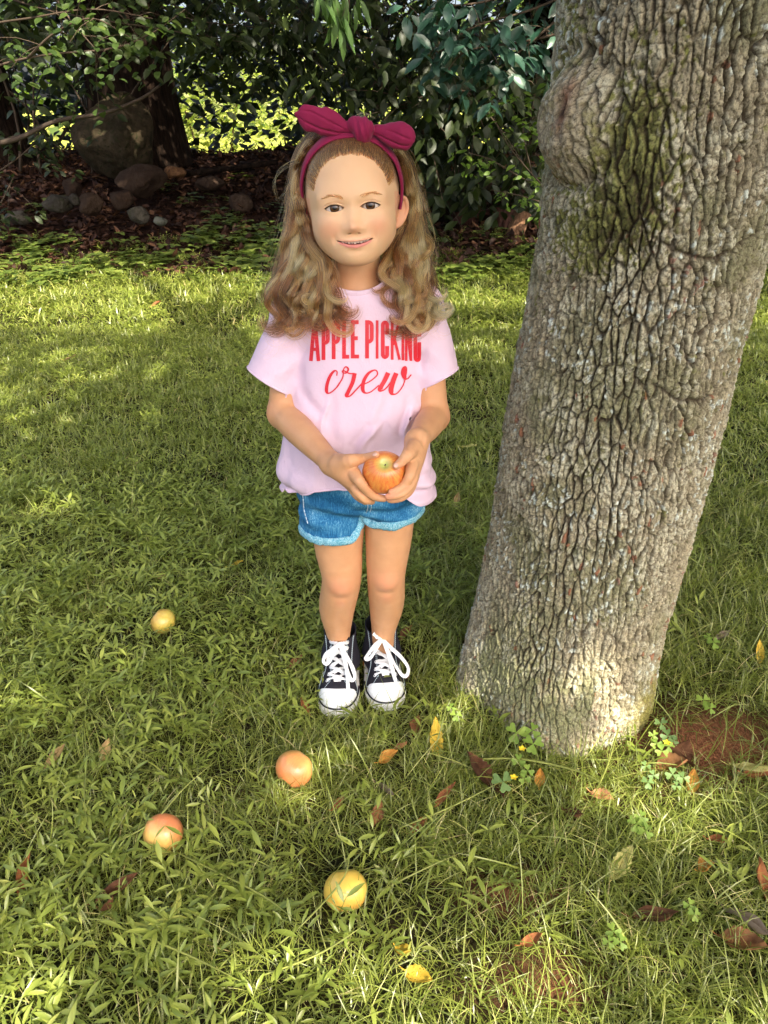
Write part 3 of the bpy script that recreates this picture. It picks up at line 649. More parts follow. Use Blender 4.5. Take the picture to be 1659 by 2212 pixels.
for k in range(9000):
    x = -26+52*r.rand(); y = 30+6*r.rand(); z = 9.5*r.rand()**.9; a = r.rand()*6.28; L = .32+.3*r.rand(); V, F = lanceleaf(A(x, y, z), A(math.cos(a), math.sin(a), -.3), nrm(A(r.randn()*.4, r.randn()*.4-.8, .8)), L, L*.6, .3, .1, 2, [.2, .9, 1, .9, 0]); it.append((V, [F], r.rand()))
o = put('far_treeline', merged_mesh('far_treeline', it, leafmat('far_leaf', [(.0, (.06, .10, .02)), (.5, (.13, .20, .035)), (1.0, (.26, .33, .08))], .5, .4))); tag(o, kind='stuff')
# --- leafy branches and shrubs at the edge
LEAFKIND = {}
def leaf_me(mt, L, ratio, prof, droop):
    key = (mt.name, L, ratio)
    if key not in LEAFKIND:
        l_ = []
        for k in range(4):
            V, F = lanceleaf((0, 0, 0), A(1, 0, -.05), A(0, 0, 1), L, L*ratio, droop*(.5+.4*k), .14, 4, list(prof)); me = mesh_np('leaf', V, F, colors={'rnd': np.full(len(V), .2+.2*k)}); me.materials.append(mt); l_.append(me)
        LEAFKIND[key] = l_
    return LEAFKIND[key]
def branch(name, label, cat, paths, mt, L, ratio, per, nleaf_obj, seed, prof=(.12, .8, 1, .72, 0), spread=.10, hang=.5, extra=0, group=None, stemr=.008, droop=.5, lrange=.5):
    "stems along the given world paths; leaves in loose pairs along them"
    r = np.random.RandomState(seed); root = thing(name, tuple(paths[0][0]), label, cat, group); tw = []; spots = []
    for pth in paths:
        c = spline(pth, 26); tw.append(tube(c, [stemr, stemr*.3], 5))
        for k in range(per):
            f = .12+.88*r.rand(); i = min(24, int(f*25)); b = c[i]; o_ = r.randn(3)*spread*(.5+.7*r.rand()); e = b+o_+A(0, 0, -.02)
            if k % 3 == 0: tw.append(tube(spline([b, b+o_*.5+A(0, 0, .01), e], 5), [stemr*.35, stemr*.18], 3, cap=False))
            for j in range(3): spots.append((e+r.randn(3)*spread*.30, r.rand()*6.28, r))
    put('twigs', mesh_np('twigs', *join(tw)), TWIG, root)
    order = r.permutation(len(spots)); mes = leaf_me(mt, L, ratio, prof, droop); base = []
    for n_, k in enumerate(order):
        p, a, _ = spots[k]; up = nrm(A(r.randn()*.45, r.randn()*.35-.75, 1)); d = nrm(A(math.cos(a), math.sin(a)*.6, -hang*(.4+.9*r.rand()))); s_ = nrm(np.cross(up, d)); up = np.cross(d, s_); sc = 1-lrange*.5+lrange*r.rand()
        if n_ < nleaf_obj:
            o = bpy.data.objects.new('leaf', mes[r.randint(4)]); C.objects.link(o); o.parent = root; o.matrix_parent_inverse = WORLD[root.name].inverted()
            M3 = Matrix((d, s_, up)).transposed(); o.matrix_basis = Matrix.Translation(p) @ M3.to_4x4() @ Matrix.Scale(sc, 4)
        else:
            V, F = lanceleaf(p, d, up, L*sc, L*ratio*sc, droop, .14, 3, list(prof)); base.append((V, [F], r.rand()))
    if base: o = put('foliage', merged_mesh('foliage', base, mt), None, root); o['kind'] = 'stuff'
    return root
W = WP; rnd_l = (.35, .95, 1.0, .85, 0)
branch('leafy_branch', 'overhanging branch with round light green leaves at the upper left, above the boulder', 'branch', [[W(-160, 190, 5.2), W(60, 125, 5.1), W(240, 105, 5.0), W(330, 70, 5.0), W(400, 20, 5.0)], [W(60, 125, 5.1), W(120, 70, 5.0), W(200, 40, 4.9), W(280, 80, 4.9)], [W(-80, 60, 5.3), W(60, 40, 5.1), W(200, 20, 5.0), W(330, 40, 5.0)], [W(100, -40, 5.2), W(150, 40, 5.0), W(210, 110, 4.9)]],
       LM_Y2, .056, .66, 22, 150, 1, rnd_l, .11, .30)
branch('leafy_branch', 'dense dark green branch mass along the top left edge', 'branch', [[W(-150, -60, 6.2), W(100, 20, 6.0), W(330, 60, 6.0), W(520, 90, 6.0)], [W(200, -90, 6.4), W(380, 30, 6.1), W(560, 60, 6.0)], [W(-120, 60, 6.4), W(40, 100, 6.2), W(180, 130, 6.2)], [W(300, -60, 6.4), W(430, 60, 6.2), W(500, 120, 6.1)], [W(-60, -60, 6.4), W(60, 0, 6.3), W(180, 60, 6.2)]], LM_M, .10, .5, 64, 100, 2, spread=.20)
branch('leafy_branch', 'dark branch with pointed leaves hanging over the bright gap', 'branch', [[W(420, -50, 6.3), W(560, 40, 6.2), W(700, 70, 6.2), W(850, 90, 6.2)], [W(480, -60, 6.4), W(620, 90, 6.3), W(680, 150, 6.3)], [W(600, -60, 6.2), W(760, 60, 6.1), W(820, 150, 6.1), W(880, 190, 6.1)], [W(700, -60, 6.4), W(860, 30, 6.3), W(960, 120, 6.2)]], LM_M, .11, .42, 70, 130, 3, spread=.20, hang=.8)
branch('hanging_sprig', 'sprig of long narrow leaves hanging from the top edge', 'branch', [[W(700, -70, 4.6), W(722, 0, 4.6), W(730, 60, 4.6)], [W(700, -70, 4.6), W(750, -10, 4.6), W(752, 30, 4.6)]], leafmat('willowy_leaf', [(0, (.07, .14, .04)), (1, (.13, .22, .06))], .4, .35), .13, .22, 7, 42, 4, spread=.035, hang=2.2)
branch('leafy_branch', 'spreading blue-green branch between the bow and the oak trunk', 'branch', [[W(1290, -40, 4.9), W(1150, 20, 4.8), W(1020, 60, 4.7), W(930, 120, 4.7)], [W(1260, 60, 4.9), W(1130, 90, 4.8), W(1010, 110, 4.7), W(960, 160, 4.7)], [W(1180, -60, 4.8), W(1060, 0, 4.7), W(930, 20, 4.7), W(880, 60, 4.7)], [W(1250, 0, 5.0), W(1160, 80, 4.8), W(1100, 130, 4.8), W(1060, 170, 4.8)]], LM_T, .105, .46, 26, 170, 5, spread=.12, hang=.6)
branch('shrub', 'big green-leaved shrub filling the shade left of the oak trunk', 'shrub', [[A(.5, 7.2, .25), W(960, 420, 6.6), W(900, 250, 6.3), W(860, 120, 6.2)], [A(.7, 7.2, .25), W(1000, 380, 6.5), W(980, 240, 6.2), W(960, 130, 6.1)], [A(.9, 7.2, .25), W(1060, 380, 6.4), W(1060, 250, 6.1), W(1080, 150, 6.0)], [A(1.2, 7.2, .25), W(1130, 360, 6.4), W(1150, 250, 6.1), W(1160, 160, 6.0)], [A(1.3, 7.2, .25), W(1200, 330, 6.4), W(1240, 200, 6.2)],
                 [W(950, 300, 6.4), W(900, 230, 6.1), W(850, 200, 6.0)], [W(1080, 260, 6.2), W(1010, 200, 5.9), W(930, 190, 5.9)]], LM_M, .115, .52, 72, 220, 6, spread=.24, hang=.9, stemr=.014)
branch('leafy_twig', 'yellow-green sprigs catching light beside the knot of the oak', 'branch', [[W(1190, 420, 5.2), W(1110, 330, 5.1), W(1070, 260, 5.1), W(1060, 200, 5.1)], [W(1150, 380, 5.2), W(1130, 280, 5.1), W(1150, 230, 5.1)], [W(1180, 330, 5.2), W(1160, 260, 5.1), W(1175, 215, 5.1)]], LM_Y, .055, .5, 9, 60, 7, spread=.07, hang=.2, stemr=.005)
branch('leafy_twig', 'thin arching twig with small leaves low beside the oak', 'branch', [[W(1250, 420, 5.3), W(1150, 395, 5.2), W(1060, 345, 5.2), W(1010, 330, 5.2)], [W(1240, 470, 5.4), W(1150, 430, 5.4), W(1060, 410, 5.4)]], LM_Y, .045, .5, 16, 70, 8, spread=.06, hang=.3, stemr=.006)
branch('shrub', 'low dim shrub behind the cut logs', 'shrub', [[A(.6, 8.2, .4), W(930, 400, 7.2), W(900, 330, 7.1)], [A(1.2, 8.2, .4), W(1010, 420, 7.2), W(1000, 340, 7.1)], [A(1.9, 8.2, .4), W(1110, 430, 7.2), W(1150, 350, 7.1)], [A(2.1, 8.2, .4), W(1180, 470, 7.0), W(1230, 420, 7.0)], [A(.9, 8.2, .4), W(960, 430, 7.2), W(1060, 380, 7.1)]], LM_D, .085, .5, 60, 0, 9, spread=.26)
branch('leafy_twig', 'small-leaved twigs reaching past the left trunk', 'branch', [[W(-80, 420, 6.4), W(40, 340, 6.4), W(110, 270, 6.4)], [W(-60, 330, 6.4), W(60, 290, 6.4), W(150, 330, 6.4)], [W(-60, 520, 6.2), W(0, 440, 6.2), W(30, 380, 6.2)]], LM_M, .07, .5, 20, 60, 10, spread=.10)
# --- bare bough across the left trunks
V, F = tube(spline([W(-120, 320, 6.0), W(20, 305, 6.0), W(120, 262, 6.0), W(220, 245, 6.0), W(300, 215, 6.0), W(345, 185, 6.0)], 40), [.019, .016, .012, .008], 8)
tag(put('bare_bough', mesh_np('bare_bough', V, F), mat('grey_bough', (.055, .038, .026), .9)), 'thin bare bough crossing in front of the dark trunks', 'branch')
# --- stones
def stone(label, u, v, Y, ru, rv, seed, mcol, group=None, tilt=0, cat='stone', name='stone', res=.06):
    c = P(u, v, Y); zc = Y/(CP-(v-1106)/FV*SP); rx, rz = ru*zc/FV, rv*zc/FV; ry = (rx+rz)/2
    z0 = float(terr(c[0], c[1])); c[2] = max(c[2], z0+rz*.25) if cat == 'stone' else c[2]
    R = rotm('Y', tilt) @ rotm('Z', seed*37 % 60)
    rp = np.random.RandomState(seed*7+1); PL = [(nrm(rp.randn(3)*A(1, 1, .8)), .66+.20*rp.rand()) for _ in range(9)]
    def f(p):
        d = ell(p, c, (rx, ry, rz), R); q = (p-c)/A(rx, ry, rz)
        for n_, h_ in PL: d = smax(d, ((q @ n_)-h_)*min(rx, rz)*.9, .10*rx)
        return d + .10*rx*fbm((p-c)/rx*1.5, 3, seed) + .035*rx*np.abs(fbm((p-c)/rx*5, 2, seed+9)) + .012*rx*fbm((p-c)/rx*13, 2, seed+4)
    V, F = snets(f, c-max(rx, ry, rz)*1.4, c+max(rx, ry, rz)*1.4, rx*res, slack=2)
    o = put(name, mesh_np(name, V, F), mcol); return tag(o, label, cat, group)
def stonemat(nm, a, b, moss):
    m = mat(nm, a, .95, spec=.05); t = NT(m); co = t.coord(); n1 = t.noise(co, 6, 6, .65); n2 = t.noise(co, 26, 5, .7)
    c = t.ramp(n1, [(.38, a), (.62, b)]); c = t.mix(t.ramp(n2, [(.52, (0, 0, 0)), (.62, (1, 1, 1))]), c, moss); t.set('Base Color', c); t.l(t.bump(n2, .8, .02), t.b.inputs['Normal']); return m
SM = [stonemat('boulder_rock', (.030, .023, .014), (.075, .056, .035), (.030, .031, .015)), stonemat('grey_stone', (.050, .043, .036), (.10, .088, .070), (.05, .05, .03)), stonemat('brown_stone', (.038, .024, .018), (.068, .045, .032), (.05, .03, .02)), stonemat('pale_stone', (.075, .073, .060), (.15, .155, .13), (.09, .10, .06))]
stone('large rounded boulder with a flat face leaning before the shaggy trunk', 250, 292, 8.25, 92, 88, 3, SM[0], tilt=38, cat='boulder', name='boulder', res=.035)
stone('low mossy rock under the boulder', 305, 395, 7.7, 60, 34, 5, SM[2], tilt=-10)
stone('pale oval stone at the left end of the row', 122, 437, 6.95, 37, 21, 6, SM[1], 'stones below the boulder', 10)
stone('round brown stone behind the pale oval stone', 157, 407, 7.3, 24, 20, 7, SM[2], 'stones below the boulder')
stone('small grey stone wedged between two larger ones', 160, 432, 6.95, 13, 13, 8, SM[1], 'stones below the boulder')
stone('round reddish brown stone in the middle of the row', 197, 443, 6.9, 28, 25, 9, SM[2], 'stones below the boulder')
stone('knobbly brown stone under the low mossy rock', 262, 430, 6.95, 27, 24, 10, SM[2], 'stones below the boulder', -15)
stone('grey-green stone at the right end of the row', 298, 462, 6.75, 25, 20, 12, SM[1], 'stones below the boulder', 30)
stone('flat stone half sunk among the ground ivy, right of the row', 345, 478, 6.7, 20, 11, 13, SM[3], 'stones below the boulder')
stone('dim stone on the bank below the bright gap', 455, 398, 7.8, 34, 18, 14, SM[2])
stone('ochre stone beside the boulder foot', 378, 372, 7.9, 24, 15, 15, stonemat('ochre_stone', (.12, .060, .030), (.26, .13, .06), (.07, .04, .03)))
stone('dark angular stone beside the child\'s hair on the left', 520, 440, 7.3, 30, 22, 16, SM[2])
stone('small dark stone at the foot of the bank, far left', 40, 470, 6.8, 28, 16, 17, SM[1])
# --- cut wood to the right
def logm(nm, c1, c2, sc=34):
    m = mat(nm, c1, .9, spec=.15); t = NT(m); n1 = t.noise(t.scaled(t.coord(), (1, 1, .15)), sc, 5, .7); t.set('Base Color', t.ramp(n1, [(.35, c1), (.65, c2)])); t.l(t.bump(n1, 1, .02), t.b.inputs['Normal']); return m
LG = logm('split_log', (.055, .026, .022), (.17, .080, .060)); LG2 = logm('pale_split_log', (.13, .065, .035), (.34, .19, .11), 60)
def logobj(label, a, b, r0, m_, seed, group='cut logs in the shade'):
    a, b = A(*a), A(*b); n = 18; c = np.linspace(a, b, 12); V, F = tube(c, [r0, r0*.92], n); V = V + .16*r0*np.stack([vnoise(V*14/max(r0*10, .6), seed+k) for k in range(3)], 1)
    return tag(put('log', mesh_np('log', V, F, smooth=False), m_), label, 'log', group)
logobj('split pale-faced log standing tilted left of the oak', W(1105, 528, 6.4), W(1128, 462, 6.5), .075, LG2, 1)
logobj('dark upright log just left of the split pale one', W(1082, 525, 6.7), W(1090, 455, 6.8), .10, LG, 2)
logobj('reddish log lying farthest from the oak, near the child\'s hair', W(948, 520, 6.7), W(1010, 500, 6.9), .085, LG, 3)
logobj('reddish log piled on top of the others', W(985, 478, 6.8), W(1050, 470, 7.1), .080, LG, 4)
logobj('short log leaning against the dark upright log', W(1030, 520, 6.6), W(1062, 480, 6.9), .065, LG, 5)
logobj('thin dark fallen pole lying along the bank below the gap', W(400, 376, 8.0), W(600, 350, 8.3), .028, WOODM, 6)
# --- ivy and leaf litter on the bank
iv = []
for k in range(4): 
    it = []
    for j in range(9):
        a = rw.rand()*6.28; rr_ = .10*math.sqrt(rw.rand()); b = A(rr_*math.cos(a), rr_*math.sin(a), .01+.05*rw.rand()); aa = rw.rand()*6.28
        for q in range(3):
            V, F = lanceleaf(b, A(math.cos(aa+q*2.09), math.sin(aa+q*2.09), .12), A(0, 0, 1), .028+.02*rw.rand(), .024+.010*rw.rand(), .4, .1, 3, [.35, .95, 1.0, .85, 0]); it.append((V, [F], rw.rand()))
    iv.append(merged_mesh('ivy_kind', it, leafmat('ivy_leaf', [(.0, (.070, .110, .022)), (.5, (.15, .21, .038)), (1.0, (.27, .32, .065))], .45, .3, obj=.4) if k == 0 else iv[0].materials[0]))
p, r = field_pts(-6.5, 4.5, 5.2, 8.6, 170, 9); dn = np.clip(1.15-np.abs(p[:, 1]-6.10)/1.15, .05, 1)*np.clip(.20+1.1*vnoise(p*A(2.1, 2.6, 1), 41)+.4*vnoise(p*A(6, 6, 1), 43), .03, .8); dn = np.where(p[:, 0] > .3, dn*.55*(p[:, 1] < 6.6), dn); p = p[r.rand(len(p)) < dn]; p[:, 2] = terr(p[:, 0], p[:, 1])
scatter('ground_ivy', p, np.stack([r.randn(len(p))*.1, r.randn(len(p))*.1, r.rand(len(p))*6.28], 1), .9+.8*r.rand(len(p)), r.randint(0, 4, len(p)), iv)
DRYM = leafmat('dry_leaf', [(.0, (.016, .007, .004)), (.4, (.042, .018, .011)), (.75, (.095, .040, .022)), (1.0, (.26, .13, .065))], .7, .12, .3, .4)
lt_ = [merged_mesh('litter_kind', [(*[(V, [F]) for V, F in [lanceleaf((.08*rw.randn(), .08*rw.randn(), .004+.012*rw.rand()), A(rw.randn(), rw.randn(), .25*rw.randn()), nrm(A(rw.randn()*.4, rw.randn()*.4, 1)), .05+.05*rw.rand(), .03+.02*rw.rand(), 1.2*rw.randn(), .3, 3)]][0], rw.rand()) for _ in range(7)], DRYM) for k in range(5)]
p, r = field_pts(-7, 5, 5.7, 10.5, 75, 10); p[:, 2] = terr(p[:, 0], p[:, 1])
scatter('leaf_litter', p, np.stack([r.randn(len(p))*.15, r.randn(len(p))*.15, r.rand(len(p))*6.28], 1), .7+.7*r.rand(len(p)), r.randint(0, 5, len(p)), lt_)
# ================================================================= the child
person = thing('person', (-0.047, 1.25, 0.0), 'small child in pink printed T-shirt and denim shorts, standing and holding an apple', 'person')
HS = 1.03
HR = rotm('Y', -4.0) @ rotm('X', -3.0) @ rotm('Z', 1.5)
EYE = P(761, 447.5, 1.135)
HO = EYE - HS*(HR @ A(0, -0.079, 0))
def hl(p): return ((p-HO) @ HR)/HS                        # world -> head
def hw(q): return HO + HS*(np.asarray(q) @ HR.T)          # head -> world
ER, EX, EYY = 0.0126, 0.0252, -0.0651
def lid_top(x): return 0.0052 - 25.0*x*x                   # opening, x from the eye's centre
def lid_bot(x): return -0.0045 + 21.0*x*x
def mo_up(x): return -.0447 + 3.2*x*x                    # smile: edge of the upper lip, edge of the lower lip
def mo_lo(x): return -.0488 + 9.6*x*x
def head_local(q):
    x, y, z = q[:, 0], q[:, 1], q[:, 2]; ax = np.abs(x); qs = np.stack([ax, y, z], 1)
    d = ell(q, (0, .010, .027), (.0685, .0895, .069))
    d = smin(d, ell(q, (0, -.018, -.012), (.0570, .0625, .060)), .03)
    d = smin(d, ell(qs, (.031, -.044, -.032), (.0250, .0285, .0245)), .022)
    d = smin(d, rc(qs, (.0385, -.012, -.041), (.0165, -.050, -.0605), .0172, .0165), .022)
    d = smin(d, ell(q, (0, -.0620, -.0670), (.0175, .0155, .0125)), .016)
    d = smin(d, ell(q, (0, -.0640, -.0460), (.0270, .0185, .0200)), .018)
    d = smin(d, ell(qs, (.0200, -.0620, .0130), (.0240, .0110, .0120)), .020)
    d = smin(d, ell(qs, (.0275, -.0630, -.0190), (.0170, .0140, .0110)), .016)
    d = smax(d, -ell(qs, (EX-.0040, -.0905, -.0005), (.0150, .0110, .0080)), .012)
    # nose
    n = rc(q, (0, -.0700, .0030), (0, -.0835, -.0215), .0055, .0066)
    n = smin(n, ell(q, (0, -.0868, -.0250), (.0078, .0076, .0066)), .007)
    n = smin(n, ell(qs, (.0088, -.0800, -.0268), (.0050, .0070, .0046)), .006)
    d = smin(d, n, .0095)
    d = smax(d, -ell(qs, (.0060, -.0820, -.0336), (.0032, .0038, .0009), rotm('Y', 12)), .0012)
    # lids: a ball a little larger than the eyeball, cut open in the shape of the eye
    ex = ax - EX
    e = np.sqrt(ex**2 + (y-EYY)**2 + z**2) - (ER + .0012)
    d = smin(d, e, .0060)
    crease = np.exp(-((z - (lid_top(ex)*.9+.0030))/.0007)**2)*np.clip(1-(np.abs(ex)/.0145)**4, 0, 1)*(y < -.055)
    d = d + .0011*crease
    alm = np.maximum(z - lid_top(ex), lid_bot(ex) - z)
    d = smax(d, -np.maximum(alm, y + .058), .0008)
    d = np.maximum(d, -(np.sqrt(ex**2 + (y-EYY)**2 + z**2) - ER + .0008))
    # mouth: thin upper lip, fuller lower lip, parted smile
    my = -.0835 + 17.0*x*x
    ul = np.sqrt((y-my-.0010)**2*.7 + (z-(mo_up(x)+.0014))**2) - (.0022 - 2.2*x*x)
    lw = np.sqrt((y-my-.0012)**2*.6 + (z-(mo_lo(x)-.0022))**2) - (.0030 - 4.0*x*x)
    lim = ax - .0236
    d = smin(d, smax(ul, lim, .003), .0035); d = smin(d, smax(lw, lim, .003), .0035)
    cut = np.maximum(np.maximum(z - mo_up(x), mo_lo(x) - z), np.maximum(ax-.0240, y+.066))
    d = smax(d, -cut, .0010)
    # dimples beside the mouth, fold under the lower lip
    f1 = np.sqrt((ax-.0275)**2 + ((z+.0415)*.5)**2)
    d = d + .0015*np.exp(-(f1/.0042)**2)*(y < -.03)
    d = d + .0009*np.exp(-((z+.0585)/.0035)**2)*np.exp(-(x/.017)**2)*(y < -.05)
    # ears
    qe = (qs - A(.0670, .008, -.0160)) @ rotm('Z', -40) @ rotm('Y', 10)
    e = ell(qe, (0, 0, 0), (.0042, .0135, .0215))
    rim = chain(qe, [(.002, -.009, -.006), (.003, -.012, .008), (.004, -.005, .0195), (.005, .006, .0190), (.006, .0125, .008), (.005, .011, -.006), (.002, .004, -.0165), (.0, -.004, -.0200)],
                [.0020, .0024, .0026, .0028, .0028, .0028, .0036, .0044], .003)
    e = smin(e, rim, .004)
    e = smax(e, -ell(qe, (.0062, -.001, .001), (.0062, .0082, .0130)), .002)
    e = smin(e, rc(qe, (.003, -.008, -.004), (.002, -.010, .000), .0022, .0020), .002)
    d = smin(d, e, .005)
    return d*HS
NECK0, NECK1 = hw(A(0, .012, -.055)), A(-.045, 1.228, .845)
BODY_AX = -.045
def neck_sdf(p):
    d = rc(p, NECK0, NECK1, .0370, .0390)
    d = smin(d, ell(p, (BODY_AX, 1.232, .822), (.085, .052, .042)), .035)
    return d
def headneck(p): return smin(head_local(hl(p)), neck_sdf(p), .014)
# ---------------------------------------------------------------- hands
def HP(x, y, Y): return P((980+x/5.53)/1.3562, (1280+y/5.53)/1.3562, Y)
AP_C, AP_R = HP(812, 585, 1.000), 0.0325
def on_apple(x, y, off, Y0=.98):
    "the point over (x, y) of the hand sheet that floats off metres above the apple's near side"
    a = np.array([0, 0, CAM_H]); dd = nrm(HP(x, y, 1.0) - a); oc = a-AP_C; R = AP_R+off
    b = oc @ dd; disc = b*b - (oc @ oc - R*R)
    t = -b - math.sqrt(disc) if disc > 0 else -b
    q = a + t*dd
    return q
SH_L, EL_L, WR_L = A(-.146, 1.232, .822), P(611, 893, 1.195), HP(-40, 440, 1.035)
SH_R, EL_R, WR_R = A(.058, 1.232, .826), P(938, 900, 1.190), HP(1335, 60, 1.050)
def hand_L(p):
    k = HP(250, 640, 1.000)
    palm = chain(p, [WR_L, HP(120, 480, 1.012), HP(270, 610, 1.000)], [.0155, .0165, .0135], .01)
    palm = smin(palm, chain(p, [WR_L, HP(150, 600, 1.012), HP(300, 790, 1.005)], [.0145, .0145, .0110], .01), .012)
    palm = smin(palm, chain(p, [HP(60, 500, 1.02), HP(200, 560, 1.008), HP(310, 700, .998)], [.014, .0135, .012], .01), .010)
    th = chain(p, [HP(90, 430, 1.012), HP(260, 385, .995), on_apple(470, 345, .0050), on_apple(665, 288, .0040)], [.0130, .0105, .0070, .0056], .004)
    ix = chain(p, [HP(330, 610, .990), HP(420, 740, .975), on_apple(560, 905, .0058), on_apple(680, 975, .0048), on_apple(800, 1000, .0040)], [.0100, .0080, .0066, .0062, .0052], .003)
    mi = chain(p, [HP(300, 760, .995), HP(385, 900, .985), HP(500, 1015, .985), HP(600, 1040, .995)], [.0092, .0075, .0066, .0056], .003)
    ri = chain(p, [HP(290, 800, 1.005), HP(370, 950, 1.000), HP(500, 1040, 1.005)], [.0085, .0070, .0060], .003)
    d = smin(palm, th, .010); d = smin(d, ix, .0035); d = smin(d, mi, .0025); d = smin(d, ri, .0025)
    return d
def hand_R(p):
    palm = chain(p, [WR_R, HP(1290, 240, 1.030), HP(1265, 420, 1.010)], [.0158, .0165, .0120], .01)
    palm = smin(palm, chain(p, [WR_R, HP(1330, 330, 1.030), HP(1275, 640, 1.005)], [.0150, .0120, .0090], .01), .010)
    th = chain(p, [HP(1270, 180, 1.020), HP(1180, 300, .992), on_apple(1090, 400, .0056), on_apple(1000, 468, .0040)], [.0125, .0095, .0072, .0056], .004)
    ix = chain(p, [HP(1255, 460, 1.000), HP(1225, 620, .980), on_apple(1130, 780, .0060), on_apple(1020, 858, .0050), on_apple(925, 893, .0042)], [.0098, .0080, .0068, .0062, .0052], .003)
    mi = chain(p, [HP(1285, 560, 1.005), HP(1250, 740, .985), HP(1140, 880, .970), HP(1010, 950, .966), HP(870, 968, .968)], [.0090, .0075, .0066, .0060, .0050], .0025)
    ri = chain(p, [HP(1285, 640, 1.010), HP(1225, 850, .992), HP(1100, 975, .982), HP(960, 1015, .980), HP(895, 1020, .982)], [.0085, .0070, .0060, .0055, .0046], .0025)
    d = smin(palm, th, .010); d = smin(d, ix, .0035); d = smin(d, mi, .0022); d = smin(d, ri, .0022)
    return d
def arm_L(p):
    d = chain(p, [SH_L, SH_L*.45+EL_L*.55, EL_L], [.030, .0290, .0250], .02)
    fm = EL_L*.62 + WR_L*.38
    d = smin(d, chain(p, [EL_L, fm, WR_L], [.0250, .0250, .0160], .015), .012)
    return smin(d, hand_L(p), .010)
def arm_R(p):
    d = chain(p, [SH_R, SH_R*.45+EL_R*.55, EL_R], [.030, .0285, .0245], .02)
    fm = EL_R*.62 + WR_R*.38
    d = smin(d, chain(p, [EL_R, fm, WR_R], [.0245, .0240, .0160], .015), .012)
    return smin(d, hand_R(p), .010)
LEG = {}
for s, pts, rad in (('L', [(736, 1085, 1.235), (731, 1170, 1.235), (738, 1248, 1.232), (728, 1312, 1.270), (731, 1372, 1.290), (731, 1420, 1.294)], [.050, .0480, .0395, .0378, .0255, .0245]),
                    ('R', [(843, 1075, 1.235), (840, 1150, 1.235), (834, 1238, 1.232), (835, 1302, 1.270), (828, 1366, 1.290), (828, 1410, 1.294)], [.048, .0460, .0385, .0370, .0252, .0245])):
    LEG[s] = ([P(*q) for q in pts], rad)
def leg(s):
    pts, rad = LEG[s]; kn = pts[2]
    def f(p):
        d = chain(p, pts, rad, .03)
        d = smin(d, ell(p, kn+A(0, -.024, .004), (.020, .017, .022)), .012)          # kneecap
        d = d + .0014*np.exp(-(np.sqrt(((p-(kn+A(0, -.040, -.030)))[:, [0, 2]]**2*A(.35, 1)).sum(1))/.009)**2)*1.6*(p[:, 1] < kn[1])
        return d
    return f
def body_skin(name, pieces):
    Vs, Fs, o = [], [], 0
    for f, lo, hi, h in pieces:
        V, F = snets(f, lo, hi, h)
        Vs.append(V); Fs.append(F+o); o += len(V)
    return np.concatenate(Vs), np.concatenate(Fs)
def bb(pts, r):
    pts = np.array(pts); return pts.min(0)-r, pts.max(0)+r
l1, h1 = bb([SH_L, EL_L, WR_L, HP(600, 1040, .98), HP(665, 250, .97)], .042); l2, h2 = bb([SH_R, EL_R, WR_R, HP(870, 1040, .98), HP(1000, 468, .96)], .042)
tors = lambda p: smin(ell(p, (BODY_AX, 1.235, .70), (.100, .066, .165)), ell(p, (BODY_AX, 1.238, .54), (.090, .066, .08)), .05)
hlo, hhi = bb([HO], .125); hlo[2] = .80; hhi[2] = HO[2]+.13
gl, gh = bb(LEG['L'][0], .062); gl2, gh2 = bb(LEG['R'][0], .062)
BV, BF = body_skin('body', [(headneck, hlo, hhi, .00085), (arm_L, l1, h1, .0011), (arm_R, l2, h2, .0011),
                            (leg('L'), gl, gh, .0022), (leg('R'), gl2, gh2, .0022), (tors, A(-.17, 1.14, .42), A(.08, 1.33, .88), .006)])
# skin tint: where the skin itself is redder (lips, cheeks, nose tip, knuckles, knees, ears); at the knees it also paints in shading
q = hl(BV); ax = np.abs(q[:, 0]); fr = (q[:, 1] < -.03)
red = .80*np.exp(-(((ax-.034)/.016)**2 + ((q[:, 2]+.028)/.014)**2))*fr + .5*np.exp(-((q[:, 0]/.010)**2 + ((q[:, 2]+.028)/.008)**2))*(q[:, 1] < -.07)
red += .8*((np.abs(q[:, 0]) > .0605) & (np.abs(q[:, 2]+.016) < .03))
mz = mo_up(q[:, 0]); lz = mo_lo(q[:, 0])
tl = np.clip((.0246-ax)/.003, 0, 1)
lip = np.clip((1-np.abs(q[:, 2]-(mz+.0010))/.0024)*2, 0, 1)*tl*(q[:, 1] < -.066)*.45
lip = np.maximum(lip, np.clip((1-np.abs(q[:, 2]-(lz-.0014))/(.0040-3.6*ax*ax))*2.2, 0, 1)*tl*(q[:, 1] < -.066))
for k in (EL_L+A(-.015, .0, 0), EL_R+A(.015, 0, 0)): red += .6*np.exp(-(np.linalg.norm(BV-k, axis=1)/.020)**2)
for k in (HP(800, 1000, .965), HP(925, 893, .962), HP(870, 968, .962), HP(895, 1020, .975), on_apple(1000, 468, .004), on_apple(665, 288, .004)):
    red += .55*np.exp(-(np.linalg.norm(BV-k, axis=1)/.008)**2)
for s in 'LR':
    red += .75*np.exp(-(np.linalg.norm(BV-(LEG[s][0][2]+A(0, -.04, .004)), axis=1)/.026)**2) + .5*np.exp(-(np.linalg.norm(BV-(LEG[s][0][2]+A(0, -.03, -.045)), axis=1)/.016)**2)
inm = ((q[:, 2] < mz+.0012) & (q[:, 2] > lz-.0012) & (ax < .0236) & (q[:, 1] < -.060) & (q[:, 1] > -.0790+17*ax*ax)).astype(float)
def hairline(x): return .0685 - 2.5*x*x - 2300*x**4 + .0012*np.sin(x*400)
hz_ = hairline(q[:, 0]) + .0020*vnoise(BV*160, 9)
